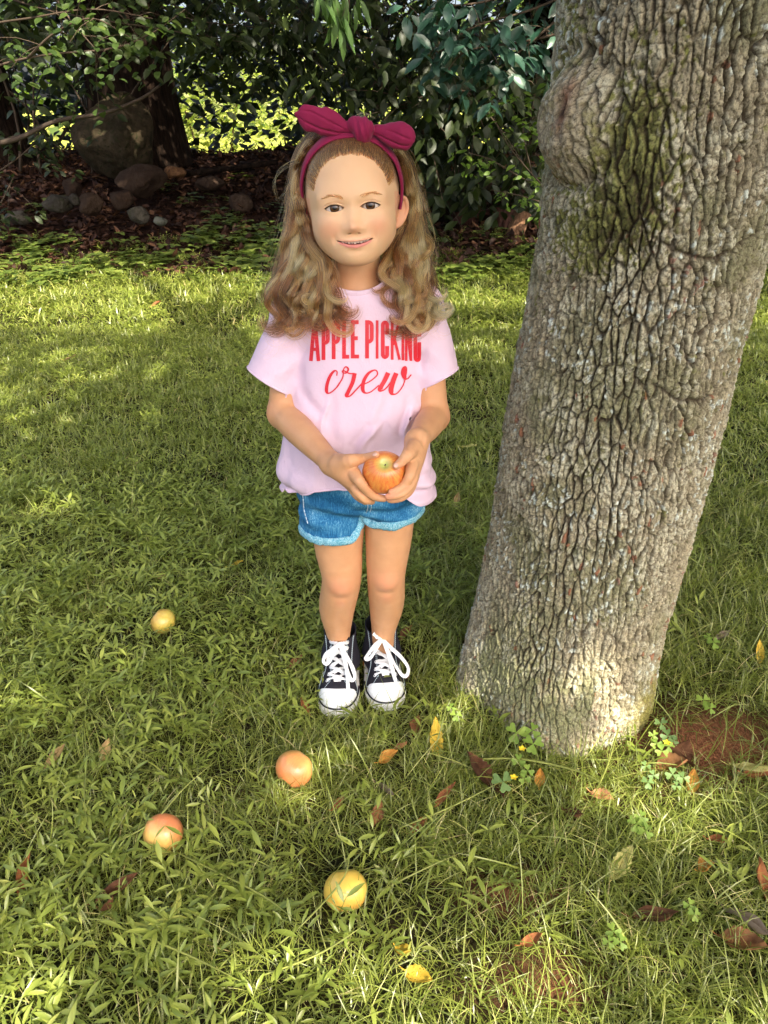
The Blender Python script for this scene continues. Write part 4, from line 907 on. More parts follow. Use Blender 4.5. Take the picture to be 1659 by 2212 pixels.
scalp = np.clip((q[:, 2]-hz_)/.012 + .15, 0, 1)*(.75+.25*vnoise(BV*A(500, 500, 90), 19))*(q[:, 1] < .02)*np.clip((q[:, 2]-.012)/.014, 0, 1)
scalp = np.maximum(scalp, np.clip((q[:, 1]-(.004))/.006, 0, 1)*(q[:, 2] > -.045)*(np.abs(q[:, 0]) < .0635))
scalp = np.maximum(scalp, np.clip((ax-.0565)/.004, 0, 1)*np.clip((q[:, 1]+.030)/.008, 0, 1)*np.clip((q[:, 2]-.012)/.012, 0, 1))
m = mat('skin', (.55, .30, .17), .5, spec=.35); t = NT(m)
co = t.coord()
base = t.mix(t.ramp(t.noise(co, 26, 4), [(.3, (0, 0, 0)), (.7, (1, 1, 1))]), (.640, .345, .175), (.570, .295, .145))
base = t.mix(t.attr('face'), base, t.mix(t.noise(co, 40, 4), (.78, .50, .285), (.74, .455, .25)))
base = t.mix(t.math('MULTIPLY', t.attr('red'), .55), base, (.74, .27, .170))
base = t.mix(t.math('MULTIPLY', t.attr('lip'), .85), base, (.66, .20, .18))
base = t.mix(t.attr('inmouth'), base, (.07, .012, .010))
base = t.mix(t.math('MULTIPLY', t.attr('scalp'), .85), base, (.20, .105, .052))
t.set('Base Color', base); t.set('Subsurface Weight', .12); t.b.inputs['Subsurface Radius'].default_value = (.010, .0035, .0018); t.b.inputs['Subsurface Scale'].default_value = .6
t.l(t.bump(t.noise(co, 900, 3), .25, .0006, t.bump(t.noise(co, 120, 3), .10, .002)), t.b.inputs['Normal'])
SKIN = m
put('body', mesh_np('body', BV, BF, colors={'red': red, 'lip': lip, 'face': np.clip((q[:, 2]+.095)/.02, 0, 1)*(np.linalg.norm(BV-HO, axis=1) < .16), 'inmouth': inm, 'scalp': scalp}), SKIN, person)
# ---------------------------------------------------------------- eyes
def uvsphere(c, r, n=32, mrows=20):
    th = np.linspace(0, math.pi, mrows+1)[1:-1]; ph = np.arange(n)/n*2*math.pi
    V = np.stack([np.sin(th)[:, None]*np.cos(ph), -np.cos(th)[:, None]*np.ones(n), np.sin(th)[:, None]*np.sin(ph)], -1).reshape(-1, 3)
    V = np.concatenate([V, [[0, -1, 0], [0, 1, 0]]])
    i = np.arange(mrows-2)[:, None]*n; j = np.arange(n); k = (j+1) % n
    F = np.stack([i+j, i+n+j, i+n+k, i+k], -1).reshape(-1, 4); a, b = len(V)-2, len(V)-1
    T = np.concatenate([np.stack([j*0+a, j, k], 1), np.stack([j*0+b, (mrows-2)*n+k, (mrows-2)*n+j], 1)])
    return V*r + np.asarray(c), [F, T]
m = mat('eye', (.8, .78, .74), .25, spec=.25); t = NT(m); g = t.coord('Generated')
t.b.inputs['Coat Weight'].default_value = .6; t.b.inputs['Coat Roughness'].default_value = .03
rr = t.attr('rad')
iris = t.mix(t.noise(t.scaled(t.coord(), (1, 1, 1)), 900, 2), (.030, .013, .004), (.090, .040, .012))
c1 = t.ramp(rr, [(.0, (0, 0, 0)), (.20, (0, 0, 0)), (.23, (1, 1, 1))])
c2 = t.ramp(rr, [(.0, (0, 0, 0)), (.46, (0, 0, 0)), (.51, (1, 1, 1))])
c3 = t.ramp(rr, [(.51, (0, 0, 0)), (.56, (1, 1, 1))])
col = t.mix(c1, (.004, .003, .003), iris); col = t.mix(c2, col, (.035, .018, .008)); col = t.mix(c3, col, (.62, .57, .52))
t.set('Base Color', col); EYEM = m
LASH = mat('eyelash', (.030, .016, .010), .6)
for sx in (-1, 1):
    ec = hw(A(sx*EX, EYY, 0)); V, F = uvsphere((0, 0, 0), ER*HS*.985, 96, 80)
    gz = nrm(np.array([0, .1, CAM_H-.02]) - ec); R = np.array(Vector((0, -1, 0)).rotation_difference(Vector(gz)).to_matrix())
    rad = np.degrees(np.arccos(np.clip(-V[:, 1]/np.linalg.norm(V, axis=1), -1, 1)))/62.0
    V = V @ R.T + ec
    put('eye', mesh_np('eye', V, F, colors={'rad': rad}), EYEM, person)
    # upper lash line with short lashes
    xs = np.linspace(-.0138, .0138, 30); parts = []
    zt = lid_top(xs); yt = EYY - np.sqrt(np.maximum((ER+.0011)**2 - xs**2 - zt**2, 1e-9)) - .0003
    line = hw(np.stack([sx*EX + xs*1.0, yt, zt-.0001], 1))
    parts.append(tube(line, np.interp(xs*sx, [-.0138, 0, .0138], [.00060, .00135, .00150]), 6))
    for k in range(3, 30, 1):
        b = line[k]; o = xs[k]
        dirv = HR @ nrm(A(o*35+sx*.15, -.75, .42)); L = .0030+.0022*max(0, o*sx/.0132)
        parts.append(tube(np.array([b, b+dirv*L*.5, b+dirv*L+A(0, 0, L*.35)]), [.00022, .00016, .00005], 3))
    xs = np.linspace(-.009, .011, 20)*1.0; zb = lid_bot(xs); yb = EYY - np.sqrt(np.maximum((ER+.0010)**2 - xs**2 - zb**2, 1e-9)) - .0002
    parts.append(tube(hw(np.stack([sx*EX+xs*(1 if sx > 0 else -1), yb, zb], 1)), .00022, 4))
    put('eyelashes', mesh_np('eyelashes', *join(parts)), LASH, person)
# ---------------------------------------------------------------- teeth
tp = []
for k in range(-4, 5):
    x = k*.0043; yy = -.0785 + 17*x*x; zz = -.0452 + 4*x*x + (.0006 if k % 2 else 0)
    V, F = uvsphere((0, 0, 0), 1.0, 12, 8)
    V = np.sign(V)*np.abs(V)**.7*A(.00222, .0014, .0028*(1-.05*abs(k))) + A(x, yy, zz-.0005)
    tp.append((hw(V), F))
put('upper_teeth', mesh_np('upper_teeth', *join(tp)), mat('teeth', (.86, .80, .68), .25), person)
# ---------------------------------------------------------------- fingernails
NAIL = mat('fingernail', (.68, .42, .32), .25)
for c, ax_ in ((on_apple(655, 283, .0089), HP(670, 285, .96)-HP(590, 310, .96)), (on_apple(997, 462, .0088), HP(990, 472, .96)-HP(1060, 425, .96)),
               ):
    nr = nrm(c-AP_C); x = nrm(ax_); x = nrm(x-(x@nr)*nr); y = np.cross(nr, x); V, F = uvsphere((0, 0, 0), 1, 16, 10)
    V = V*A(.0042, .0034, .0014); V = V[:, :1]*x + V[:, 1:2]*y + V[:, 2:]*nr + c
    put('fingernail', mesh_np('fingernail', V, F), NAIL, person)
# ---------------------------------------------------------------- T-shirt
SL_L, SL_R = P(588, 822, 1.212), P(949, 814, 1.212)
def _cl(x0, y0, x1, y1, w, a):
    p0, p1 = P((700+x0/2.44)/1.3562, (780+y0/2.44)/1.3562, 1.13), P((700+x1/2.44)/1.3562, (780+y1/2.44)/1.3562, 1.13); return (p0[0], p0[2], p1[0], p1[2], w, a)
CREASE = [_cl(860, 1330, 1010, 1120, .006, .0040), _cl(820, 1340, 905, 1150, .007, -.0035), _cl(600, 1230, 620, 960, .005, .0032), _cl(680, 1250, 640, 980, .010, -.0025), _cl(1190, 1270, 1222, 1080, .005, .0040),
          _cl(1170, 1280, 1190, 1000, .007, -.0035), _cl(960, 1200, 1010, 900, .008, .0022), _cl(420, 900, 600, 1130, .010, -.0030), _cl(740, 1330, 520, 1180, .008, .0030), _cl(560, 1330, 400, 1240, .008, -.0030),
          _cl(1090, 1200, 1075, 960, .008, .0018), _cl(430, 860, 450, 600, .008, -.0020), _cl(1320, 820, 1330, 640, .006, -.0020), _cl(790, 180, 960, 200, .006, -.0012), _cl(700, 1000, 760, 720, .010, .0015)]
def shirt_solid(p, part=None):
    x, y, z = p[:, 0], p[:, 1], p[:, 2]
    t = np.clip((z-.48)/(.84-.48), 0, 1)
    cx = BODY_AX - .004*(1-t); cy = 1.232 - .006*(1-t)
    rx = np.interp(z, [.44, .52, .60, .72, .80, .84, .90], [.137, .141, .133, .117, .109, .104, .085])
    ry = np.interp(z, [.44, .52, .60, .72, .80, .84, .90], [.100, .104, .100, .088, .077, .068, .050])
    # superellipse section
    u, v = (x-cx)/rx, (y-cy)/ry
    r = (np.abs(u)**2.3 + np.abs(v)**2.3)**(1/2.3)
    d = (r-1)*np.minimum(rx, ry)*.92
    d = smax(d, z-.878, .03)
    sh = rc(p, A(BODY_AX-.050, 1.232, .846), A(-.150, 1.230, .828), .040, .037)
    sh = smin(sh, rc(p, A(BODY_AX+.050, 1.232, .848), A(.062, 1.230, .834), .040, .037), .02)
    d = smin(d, sh, .03)
    d = smin(d, rc(p, NECK0, A(BODY_AX, 1.230, .852), .0400, .0450), .022)
    # sleeves
    sl = chain(p, [A(-.138, 1.230, .820), SL_L*.4+A(-.138, 1.230, .820)*.6+A(-.004, 0, 0), SL_L], [.042, .0430, .0470], .01)
    sr = chain(p, [A(.050, 1.230, .824), SL_R*.4+A(.050, 1.230, .824)*.6+A(.004, 0, 0), SL_R+A(-.006, 0, 0)], [.040, .0400, .0390], .01)
    if part == 'torso': return d
    d = smin(d, sl, .012); d = smin(d, sr, .012)
    # soft folds: long ones down the belly, fanning from the hands; drapes at the sleeves
    ang = np.arctan2(x-cx, -(y-cy)); low = np.clip((.72-z)/.20, 0, 1)
    w1 = vnoise(np.stack([ang*2.6 + .8*vnoise(p*9, 5), z*3.0, z*0], 1), 11)
    w2 = vnoise(np.stack([ang*6.0 + (z-.6)*3.0, z*5.0, z*0+4], 1), 12)
    fr = (y < 1.25)
    f = low*(.0085*w1 + .0035*w2)
    hx, hz = -.03, .63                                    # pull towards the hands
    ra = np.arctan2(x-hx, hz-z); rd = np.hypot(x-hx, z-hz)
    for (ax_, az_, bx_, bz_, wd_, am_) in CREASE:
        ex_, ez_ = bx_-ax_, bz_-az_; l2 = ex_*ex_+ez_*ez_; t_ = np.clip(((x-ax_)*ex_+(z-az_)*ez_)/l2, 0, 1)
        dd_ = np.hypot(x-ax_-t_*ex_+.004*np.sin(t_*5), z-az_-t_*ez_); f += 1.4*am_*np.exp(-(dd_/wd_)**2)*fr*(.35+.65*np.sin(np.pi*np.clip(t_*.9+.1, 0, 1)))
    f += .0020*vnoise(p*A(30, 30, 12), 21)*(.3+low) + .0018*vnoise(p*A(16, 16, 9), 8)
    arm = np.exp(-((np.abs(x-BODY_AX)-.118)/.03)**2)*np.clip((z-.70)/.04, 0, 1)
    f += arm*.0016*np.sin((z + .55*(np.abs(x-BODY_AX)-.118))*130 + 3*vnoise(p*10, 2))
    # belly roll at the lower left where the hem tucks up
    f += .007*np.exp(-(((x+.160)/.05)**2 + ((z-.548)/.020)**2))
    f -= .008*np.exp(-(((x+.150)/.06)**2 + ((z-.520)/.010)**2))*fr
    f += .005*np.sin((x*.4+z)*190)*np.exp(-(((x-.07)/.05)**2 + ((z-.52)/.04)**2))*fr
    return d - f
SV, SF = snets(shirt_solid, A(-.27, 1.08, .43), A(.17, 1.37, .925), .0021, slack=2.2)
x, y, z = SV.T
hem = np.interp(x, [-.19, -.172, -.150, -.120, -.05, .03, .08, .10], [.515, .512, .520, .545, .552, .530, .497, .492])
hem = np.where(y < 1.2, hem, .505) + .003*vnoise(SV*30, 4)
cut_h = hem - z
nc = NECK0*.0 + A(BODY_AX+.002, 1.195, .905)
cut_n = .0465 - np.sqrt(((x-nc[0])*.90)**2 + ((y-nc[1])*.80)**2 + ((z-nc[2])*1.35)**2)
cut_n = np.maximum(cut_n, z-.902)
dL = nrm(SL_L - A(-.138, 1.230, .820) + A(-.006, 0, .012)); dR = nrm(SL_R - A(.050, 1.230, .824) + A(0.004, 0, .010))
cut_l = np.where(x < -.125, (SV-SL_L) @ dL, -1) ; dt_ = shirt_solid(SV, 'torso'); emb = np.maximum(0, .0090-dt_)*8
cut_l = np.where((x < -.12) & (z < .80) & (z > .665), (SV-SL_L) @ dL - emb, -1.)
cut_r = np.where((x > .040) & (z < .80) & (z > .665), (SV-SL_R) @ dR - emb, -1.)
# the sleeve cut only concerns the sleeve, not the flank beside it
tor = (np.abs((x-BODY_AX)/.124)**2.3 + np.abs((y-1.228)/.10)**2.3)
CV, CF = SV, SF
sc = np.maximum.reduce([cut_h, cut_n, cut_l, cut_r])
CV, CF = clip(SV, SF, sc)
m = mat('shirt_cotton', (.60, .40, .56), .85, spec=.2); t = NT(m); co = t.coord()
t.set('Base Color', t.mix(t.noise(co, 40, 5), (.710, .530, .640), (.745, .570, .680)))
t.set('Sheen Weight', .08)
b1 = t.bump(t.noise(t.scaled(co, (1, 1, .35)), 1100, 2), .6, .0009)
t.l(t.bump(t.noise(co, 75, 4, .6), .35, .004, b1), t.b.inputs['Normal'])
SHIRT = m
shirt = put('tshirt', mesh_np('tshirt', CV, CF), SHIRT, person)
so_ = shirt.modifiers.new('s', 'SOLIDIFY'); so_.thickness = .0016; so_.offset = -1
BVS = BVHTree.FromPolygons([tuple(v) for v in CV], [tuple(f) for f in CF])
def onto(bvh, pts, off, dirv=None):
    out = []
    for p_ in pts:
        if dirv is None:
            o = Vector((0, 0, CAM_H)); d = (Vector(p_)-o).normalized()
        else: d = Vector(dirv); o = Vector(p_) - d*.3
        h = bvh.ray_cast(o, d)
        if h[0] is None: h = bvh.find_nearest(Vector(p_))
        n = h[1] if h[1].dot(d) < 0 else -h[1]
        out.append(np.array(h[0] + n*off))
    return np.array(out)
# hems: a stitched double edge at sleeves, and the neck rib
def boundary_loops(V, F):
    T = tri(F); E = np.concatenate([T[:, [0, 1]], T[:, [1, 2]], T[:, [2, 0]]])
    from collections import defaultdict
    cnt = defaultdict(int)
    for a, b in E.tolist(): cnt[(min(a, b), max(a, b))] += 1
    nb = defaultdict(list)
    for (a, b), c in cnt.items():
        if c == 1: nb[a].append(b); nb[b].append(a)
    seen, loops = set(), []
    for s in nb:
        if s in seen: continue
        lp = [s]; seen.add(s); cur = s
        while True:
            nx = [v for v in nb[cur] if v not in seen]
            if not nx: break
            cur = nx[0]; seen.add(cur); lp.append(cur)
        loops.append(lp)
    return [V[l] for l in loops if len(l) > 20]
SHL = boundary_loops(CV, CF)
def smooth_loop(L, it=6):
    for _ in range(it): L = (np.roll(L, 1, 0)+L*2+np.roll(L, -1, 0))/4
    return L
for L in SHL:
    c = L.mean(0); ext = L.max(0)-L.min(0)
    if len(L) < 60: continue
    Ls = smooth_loop(L)[::2]; Lc = np.concatenate([Ls, Ls[:1]])
    if c[2] > .86:                                     # neck rib
        nn = (Lc - c); Vt, Ft = tube(Lc + A(0, 0, -.004)[None] + nn*.06, .0062, 8, cap=False, flat=(np.cross(np.gradient(Lc, axis=0), A(0, 0, 1)+nn*3), .30))
        rib = put('neck_rib', mesh_np('neck_rib', Vt, Ft), SHIRT, shirt)
    elif c[2] > .66:
        Vt, Ft = tube(Lc, .0017, 7, cap=False); put('sleeve_hem', mesh_np('sleeve_hem', Vt, Ft), SHIRT, shirt)
    else:
        Vt, Ft = tube(Lc, .0015, 7, cap=False); put('bottom_hem', mesh_np('bottom_hem', Vt, Ft), SHIRT, shirt)
# lettering: tall plain capitals over a brush script
def SHP(x, y, Y=1.13): return P((700+x/2.44)/1.3562, (780+y/2.44)/1.3562, Y)
def ribbon2d(pts, wd, n=None, closed=False):
    "flat stroke: quads between left and right borders, as [(4 points)]"
    pts = np.asarray(pts, float); T = np.gradient(pts, axis=0); T /= np.linalg.norm(T, axis=1)[:, None]+1e-9
    N = np.stack([-T[:, 1], T[:, 0]], 1); wd = np.broadcast_to(np.asarray(wd, float), (len(pts),))[:, None]/2
    Lf, Rt = pts+N*wd, pts-N*wd; V = np.empty((2*len(pts), 2)); V[0::2] = Lf; V[1::2] = Rt
    i = np.arange(len(pts)-1)*2
    return V, np.stack([i, i+1, i+3, i+2], 1)
def dens(pts, step=6.0):
    pts = np.asarray(pts, float); out = [pts[0]]
    for a, b in zip(pts[:-1], pts[1:]):
        k = max(1, int(np.linalg.norm(b-a)/step))
        out += [a+(b-a)*(j+1)/k for j in range(k)]
    return np.array(out)
def arc(cx, cy, rx, ry, a0, a1, n=16):
    t_ = np.radians(np.linspace(a0, a1, n)); return np.stack([cx+rx*np.cos(t_), cy-ry*np.sin(t_)], 1)
def glyph(ch, x0, x1, top, bot, hw_=27, vw=32):
    "strokes of a tall condensed capital between x0..x1, top..bot"
    w_, h_ = x1-x0, bot-top; L, Rr = x0+vw/2, x1-vw/2; T_, B_ = top+hw_/2, bot-hw_/2; S_ = []
    if ch == 'A': S_ = [([(L-2, bot), ((x0+x1)/2-3, top)], vw*.95), ([(Rr+2, bot), ((x0+x1)/2+3, top)], vw*.95), ([(x0+w_*.26, top+h_*.70), (x1-w_*.26, top+h_*.70)], hw_*.85)]
    elif ch in 'PR':
        m_ = top+h_*.56; r = min(w_*.42, 26)
        S_ = [([(L, bot), (L, top)], vw), (np.concatenate([[(L, T_)], arc(Rr-r, T_+r, r, r, 90, 0, 8), arc(Rr-r, m_-r, r, r, 0, -90, 8), [(L, m_)]]), hw_)]
    elif ch == 'L': S_ = [([(L, top), (L, bot)], vw), ([(L, B_), (x1, B_)], hw_)]
    elif ch == 'E': S_ = [([(L, top), (L, bot)], vw), ([(L, B_), (x1, B_)], hw_), ([(L, T_), (x1-2, T_)], hw_), ([(L, top+h_*.47), (x1-8, top+h_*.47)], hw_)]
    elif ch == 'I': S_ = [([(x0+w_/2, top), (x0+w_/2, bot)], vw*.72)]
    elif ch in 'CG':
        r = min(w_/2-vw/2, 26); cc = (x0+x1)/2
        p_ = [arc(Rr-r, T_+r*1.2, r, r*1.2, 0, 90, 9), arc(L+r, T_+r*1.2, r, r*1.2, 90, 180, 9), arc(L+r, B_-r*1.2, r, r*1.2, 180, 270, 9), arc(Rr-r, B_-r*1.2, r, r*1.2, 270, 360, 9)]
        p_ = [np.array([(Rr, top+h_*.36)])] + p_ + [np.array([(Rr, bot-h_*(.34 if ch == 'C' else .46))])]
        S_ = [(np.concatenate(p_), (vw+hw_)/2)]
        if ch == 'G': S_.append(([(cc+2, bot-h_*.46), (Rr+vw/2, bot-h_*.46)], hw_*.85))
    elif ch == 'K': S_ = [([(L, top), (L, bot)], vw), ([(L+6, top+h_*.62), (Rr+3, top)], vw*.9), ([(L+14, top+h_*.42), (Rr+6, bot)], vw*.95)]
    elif ch == 'N': S_ = [([(L, top), (L, bot)], vw*.9), ([(L, top+4), (Rr, bot-4)], vw*.9), ([(Rr, top), (Rr, bot)], vw*.9)]
    return S_
RED = mat('red_print', (.62, .020, .035), .5, spec=.35)
def topy(x): return 385 + .00010*(x-880)**2
def boty(x): return 658 + .00017*(x-880)**2
word = [('A', 505, 582), ('P', 592, 650), ('P', 664, 724), ('L', 738, 788), ('E', 800, 858), ('P', 902, 962), ('I', 974, 1000), ('C', 1014, 1072), ('K', 1084, 1150), ('I', 1158, 1182), ('N', 1184, 1236), ('G', 1246, 1302)]
def letter(ch, strokes, off):
    parts = []
    for k, (pts, wd) in enumerate(strokes):
        V2, F_ = ribbon2d(pts, wd); V3 = np.array([SHP(a, b) for a, b in V2])
        V3 = onto(BVS, V3, .0009+off+.0002*k); parts.append((V3, F_))
    V_, F_ = join(parts)
    return put('letter', mesh_np('letter', V_, F_), RED, shirt)
for ch, a, b in word:
    letter(ch, [(dens(p_), wd) for p_, wd in glyph(ch, a, b, topy((a+b)/2), boty((a+b)/2), 28, 20 if ch in 'NK' else 27)], 0)
def brush(pts, thin=9, thick=30, n=70):
    p_ = spline(pts, n); T = np.gradient(p_, axis=0); T /= np.linalg.norm(T, axis=1)[:, None]+1e-9
    dn = np.clip(T[:, 1]*1.15-.15, 0, 1)                  # down-strokes are heavy
    wd = thin + (thick-thin)*dn**1.3
    wd = np.convolve(np.pad(wd, 3, mode='edge'), np.ones(7)/7, 'valid'); return p_, wd
letter('c', [brush([(700, 782), (702, 752), (682, 748), (652, 785), (630, 850), (630, 900), (655, 903), (700, 865), (735, 810)], 9, 24, 60)], .0003)
letter('r', [brush([(700, 865), (742, 795), (748, 740), (765, 718), (782, 735), (765, 762), (742, 757), (748, 745), (790, 765), (826, 765)], 9, 14, 60), brush([(828, 762), (812, 830), (782, 895), (770, 925), (795, 925), (840, 880), (880, 835)], 10, 30, 60)], .0006)
letter('e', [brush([(868, 850), (930, 825), (985, 780), (985, 750), (965, 742), (925, 765), (892, 820), (885, 880), (905, 905), (945, 895), (1000, 850)], 9, 27, 70)], .0003)
letter('w', [brush([(1065, 760), (1040, 815), (1010, 870), (1015, 890), (1045, 875), (1085, 825), (1120, 765)], 9, 36, 60), brush([(1122, 762), (1100, 820), (1085, 880), (1095, 912), (1130, 905), (1170, 850), (1190, 780), (1195, 730), (1182, 722), (1172, 760), (1185, 800), (1205, 800), (1228, 772)], 8, 36, 80)], .0006)
# ---------------------------------------------------------------- denim shorts
WAIST = A(-.047, 1.240, .560)
HL, HRr = P(723, 1150, 1.235), P(857, 1123, 1.235)
def shorts_solid(p):
    x, y, z = p[:, 0], p[:, 1], p[:, 2]
    d = ell(p, WAIST+A(0, 0, -.025), (.112, .092, .090))
    d = smin(d, rc(p, WAIST+A(-.052, 0, -.03), HL+A(0.002, 0, -.02), .062, .0655), .022)
    d = smin(d, rc(p, WAIST+A(.052, 0, -.03), HRr+A(-.004, 0, -.02), .060, .0600), .022)
    cxx = WAIST[0] + (z-WAIST[2])*.0
    f = .0030*vnoise(p*A(22, 22, 40), 31) + .0016*vnoise(p*60, 32)
    f += .0035*np.sin((z-.47)*150 + 2.5*np.sin((x-WAIST[0])*20) + 2*vnoise(p*12, 7))*np.exp(-((z-.475)/.035)**2)*(y < 1.24)
    d = d + .005*np.exp(-((x+.043)/.0050)**2)*np.clip((.478-z)/.03, 0, 1)*(y < 1.24)
    return d - f
QV, QF = snets(shorts_solid, A(-.20, 1.11, .35), A(.13, 1.36, .66), .0022, slack=2.0)
def hem_s(V):
    x, y, z = V.T
    fr = np.clip((1.235-y)/.065, -1, 1)
    pk = .030*np.exp(-((x+.043)/.011)**2)
    h = pk + np.where(x < -.045, .3995 + .012*fr + .25*np.clip(-.130-x, 0, 1), .4300 + .012*fr + .30*np.clip(x-.02, 0, 1))
    return h - z
DV, DF = clip(QV, QF, np.maximum(hem_s(QV), QV[:, 2]-.60))
m = mat('denim', (.05, .16, .32), .85, spec=.2); t = NT(m); co = t.coord()
sl_ = t.noise(t.scaled(co, (1, 1, .10)), 620, 3, .7); sl2 = t.noise(t.scaled(co, (.25, .25, 1)), 900, 2, .6); big = t.noise(co, 22, 4)
f = t.math('ADD', t.math('MULTIPLY', sl_, .62), t.math('ADD', t.math('MULTIPLY', sl2, .18), t.math('MULTIPLY', big, .45)))
t.set('Base Color', t.ramp(f, [(.50, (.010, .085, .215)), (.62, (.022, .155, .330)), (.72, (.090, .300, .480)), (.82, (.34, .56, .68))]))
t.l(t.bump(sl_, .5, .0012), t.b.inputs['Normal']); DEN = m
shorts = put('denim_shorts', mesh_np('denim_shorts', DV, DF), DEN, person); s_ = shorts.modifiers.new('s', 'SOLIDIFY'); s_.thickness = .0018; s_.offset = -1
m = mat('denim_cuff', (.25, .5, .62), .9, spec=.2); t = NT(m); co = t.coord()
t.set('Base Color', t.ramp(t.noise(co, 420, 4, .7), [(.35, (.06, .27, .40)), (.5, (.17, .44, .56)), (.66, (.48, .68, .74))]))
t.l(t.bump(t.noise(co, 330, 3), .8, .002), t.b.inputs['Normal']); CUFF = m
for L in boundary_loops(DV, DF):
    if L.mean(0)[2] > .55 or len(L) < 60: continue
    Ls = smooth_loop(L, 8)[::2]; Lc = np.concatenate([Ls, Ls[:1]]); c = Lc.mean(0)
    out = (Lc-c)*A(1, 1, 0); out /= np.linalg.norm(out, axis=1)[:, None]
    wob = 1+.22*vnoise(Lc*90, 3)
    Vt, Ft = tube(Lc + A(0, 0, .0065) + out*.0006, .0085*wob, 10, cap=False, flat=(out, .42))
    Vt += .0009*np.stack([vnoise(Vt*220, k) for k in range(3)], 1)
    put('cuff', mesh_np('cuff', Vt, Ft), CUFF, shorts)
BVD = BVHTree.FromPolygons([tuple(v) for v in DV], [tuple(f) for f in DF])
STW = mat('light_stitching', (.55, .68, .74), .8)
def stitch(bvh, pts, rad, name, parent, material, off=.0004, dash=.0035, gap=.0015, n=3, dirv=None):
    p_ = onto(bvh, pts, off, dirv); seg = np.linalg.norm(np.diff(p_, axis=0), axis=1); s = np.concatenate([[0], np.cumsum(seg)])
    parts = []; a = 0
    while a < s[-1]:
        tt = np.linspace(a, min(a+dash, s[-1]), 3); parts.append(tube(np.stack([np.interp(tt, s, p_[:, k]) for k in range(3)], 1), rad, 4)); a += dash+gap
    return put(name, mesh_np(name, *join(parts)), material, parent)
def SK(x, y, Y=1.15): return P((850+x/2.873)/1.3562, (1380+y/2.873)/1.3562, Y)
stitch(BVD, np.array([SK(*q) for q in spline([(645, 255), (655, 300), (640, 350)], 20)]), .0008, 'stitch_line', shorts, STW, dash=.02)
stitch(BVD, np.array([SK(*q) for q in spline([(683, 265), (684, 300), (672, 345)], 20)]), .0005, 'stitch_line', shorts, STW)
stitch(BVD, np.array([SK(*q) for q in spline([(100, 130), (112, 240), (120, 330), (150, 440)], 30)]), .0012, 'stitch_line', shorts, STW, dash=.006)
# ---------------------------------------------------------------- apple in the hands
# ---------------------------------------------------------------- headband with a knotted bow
def AH(x, y, Y): return P((762+x/2.984)/1.3562, (293+y/2.984)/1.3562, Y)
MAG = mat('burgundy_cotton', (.23, .012, .065), .8, spec=.25); t = NT(MAG); co = t.coord()
t.set('Base Color', t.mix(t.noise(co, 55, 3), (.205, .007, .046), (.265, .012, .064))); t.set('Sheen Weight', .08)
t.l(t.bump(t.noise(t.scaled(co, (1, 1, .4)), 1500, 2), .3, .0005, t.bump(t.noise(co, 90, 3), .25, .003)), t.b.inputs['Normal'])
def skull(o, dirs, off):
    "points where rays from o (head space) leave the head by off"
    s = np.full(len(dirs), .085)
    for _ in range(14): s = s - (head_noear(o + dirs*s[:, None])/HS - off)*.9
    return o + dirs*s[:, None]
def head_noear(q): return smin(ell(q, (0, .010, .027), (.0685, .0895, .069)), ell(q, (0, -.018, -.012), (.0570, .0625, .060)), .03)*HS
def bandline(th, off=.0045, dy=0.):
    o = np.stack([0*th, -.002 - .030*np.clip(np.sin(th), 0, 1)**1.2 + dy, 0*th+.018], 1)
    return skull(o, np.stack([np.cos(th), 0*th, np.sin(th)], 1), off)
th = np.linspace(math.radians(-24), math.radians(204), 90)
bl = bandline(th); cb = A(0, .0, .02)
w_ = np.interp(np.degrees(th), [-24, 20, 70, 90, 110, 160, 204], [.0095, .0120, .0130, .0130, .0130, .0120, .0095])*(1+.05*np.sin(th*13))
V, F = tube(hw(bl), w_*HS, 14, cap=False, flat=((hw(bl)-hw(cb)), .26))
V += .0006*np.stack([vnoise(V*A(60, 60, 60), k) for k in range(3)], 1)
band = put('headband', mesh_np('headband', V, F), MAG, person)
def lobe(c, ax, hp, tp, tilt=0.0):
    "flattened loop of cloth along ax; hp/tp give half height and half thickness over -1..1"
    L = np.linalg.norm(ax); e = ax/L; up = nrm(A(0, -.25, 1.0) - (A(0, -.25, 1.0) @ e)*e); th_ = np.cross(e, up)
    def f(p):
        q_ = p-c; u = (q_ @ e)/L; uu = np.clip(u, -1, 1); v = q_ @ up; w__ = q_ @ th_
        h_, t_ = hp(uu), tp(uu)
        d = (np.sqrt((v/h_)**2 + (w__/t_)**2)-1)*np.minimum(h_, t_)*.8
        d = np.maximum(d, (np.abs(u)-1)*L)
        cr = .0016*np.exp(-((v/h_+.42+.16*u)/.10)**2)*np.clip(1-np.abs(u)**3, 0, 1) + .0016*np.exp(-((v/h_-.35+.35*u)/.10)**2)*np.clip(u*tilt+.6, 0, 1)*np.clip(1-np.abs(u)**3, 0, 1)
        return d + cr + .0011*vnoise(p*90, 5)
    return f
BY = 1.186
def prof(xs, ys):
    g = np.linspace(-1, 1, 201); v = np.interp(g, xs, ys); k = np.exp(-np.linspace(-2, 2, 31)**2); k /= k.sum(); v = np.convolve(np.pad(v, 15, mode='edge'), k, 'valid'); v[:4] = np.minimum(v[:4], ys[0]*1.5)
    return lambda u: np.interp(u, g, v)
cL, cR_ = AH(548, 188, BY-.004), AH(1172, 302, BY-.006)
lb = lobe(cL, AH(800, 262, BY)-cL, prof([-1, -.8, -.45, 0, .5, .85, 1], [.0012, .0105, .0180, .0192, .0145, .0075, .0060]), prof([-1, -.6, 0, .6, 1], [.0012, .0065, .0105, .0090, .0055]))
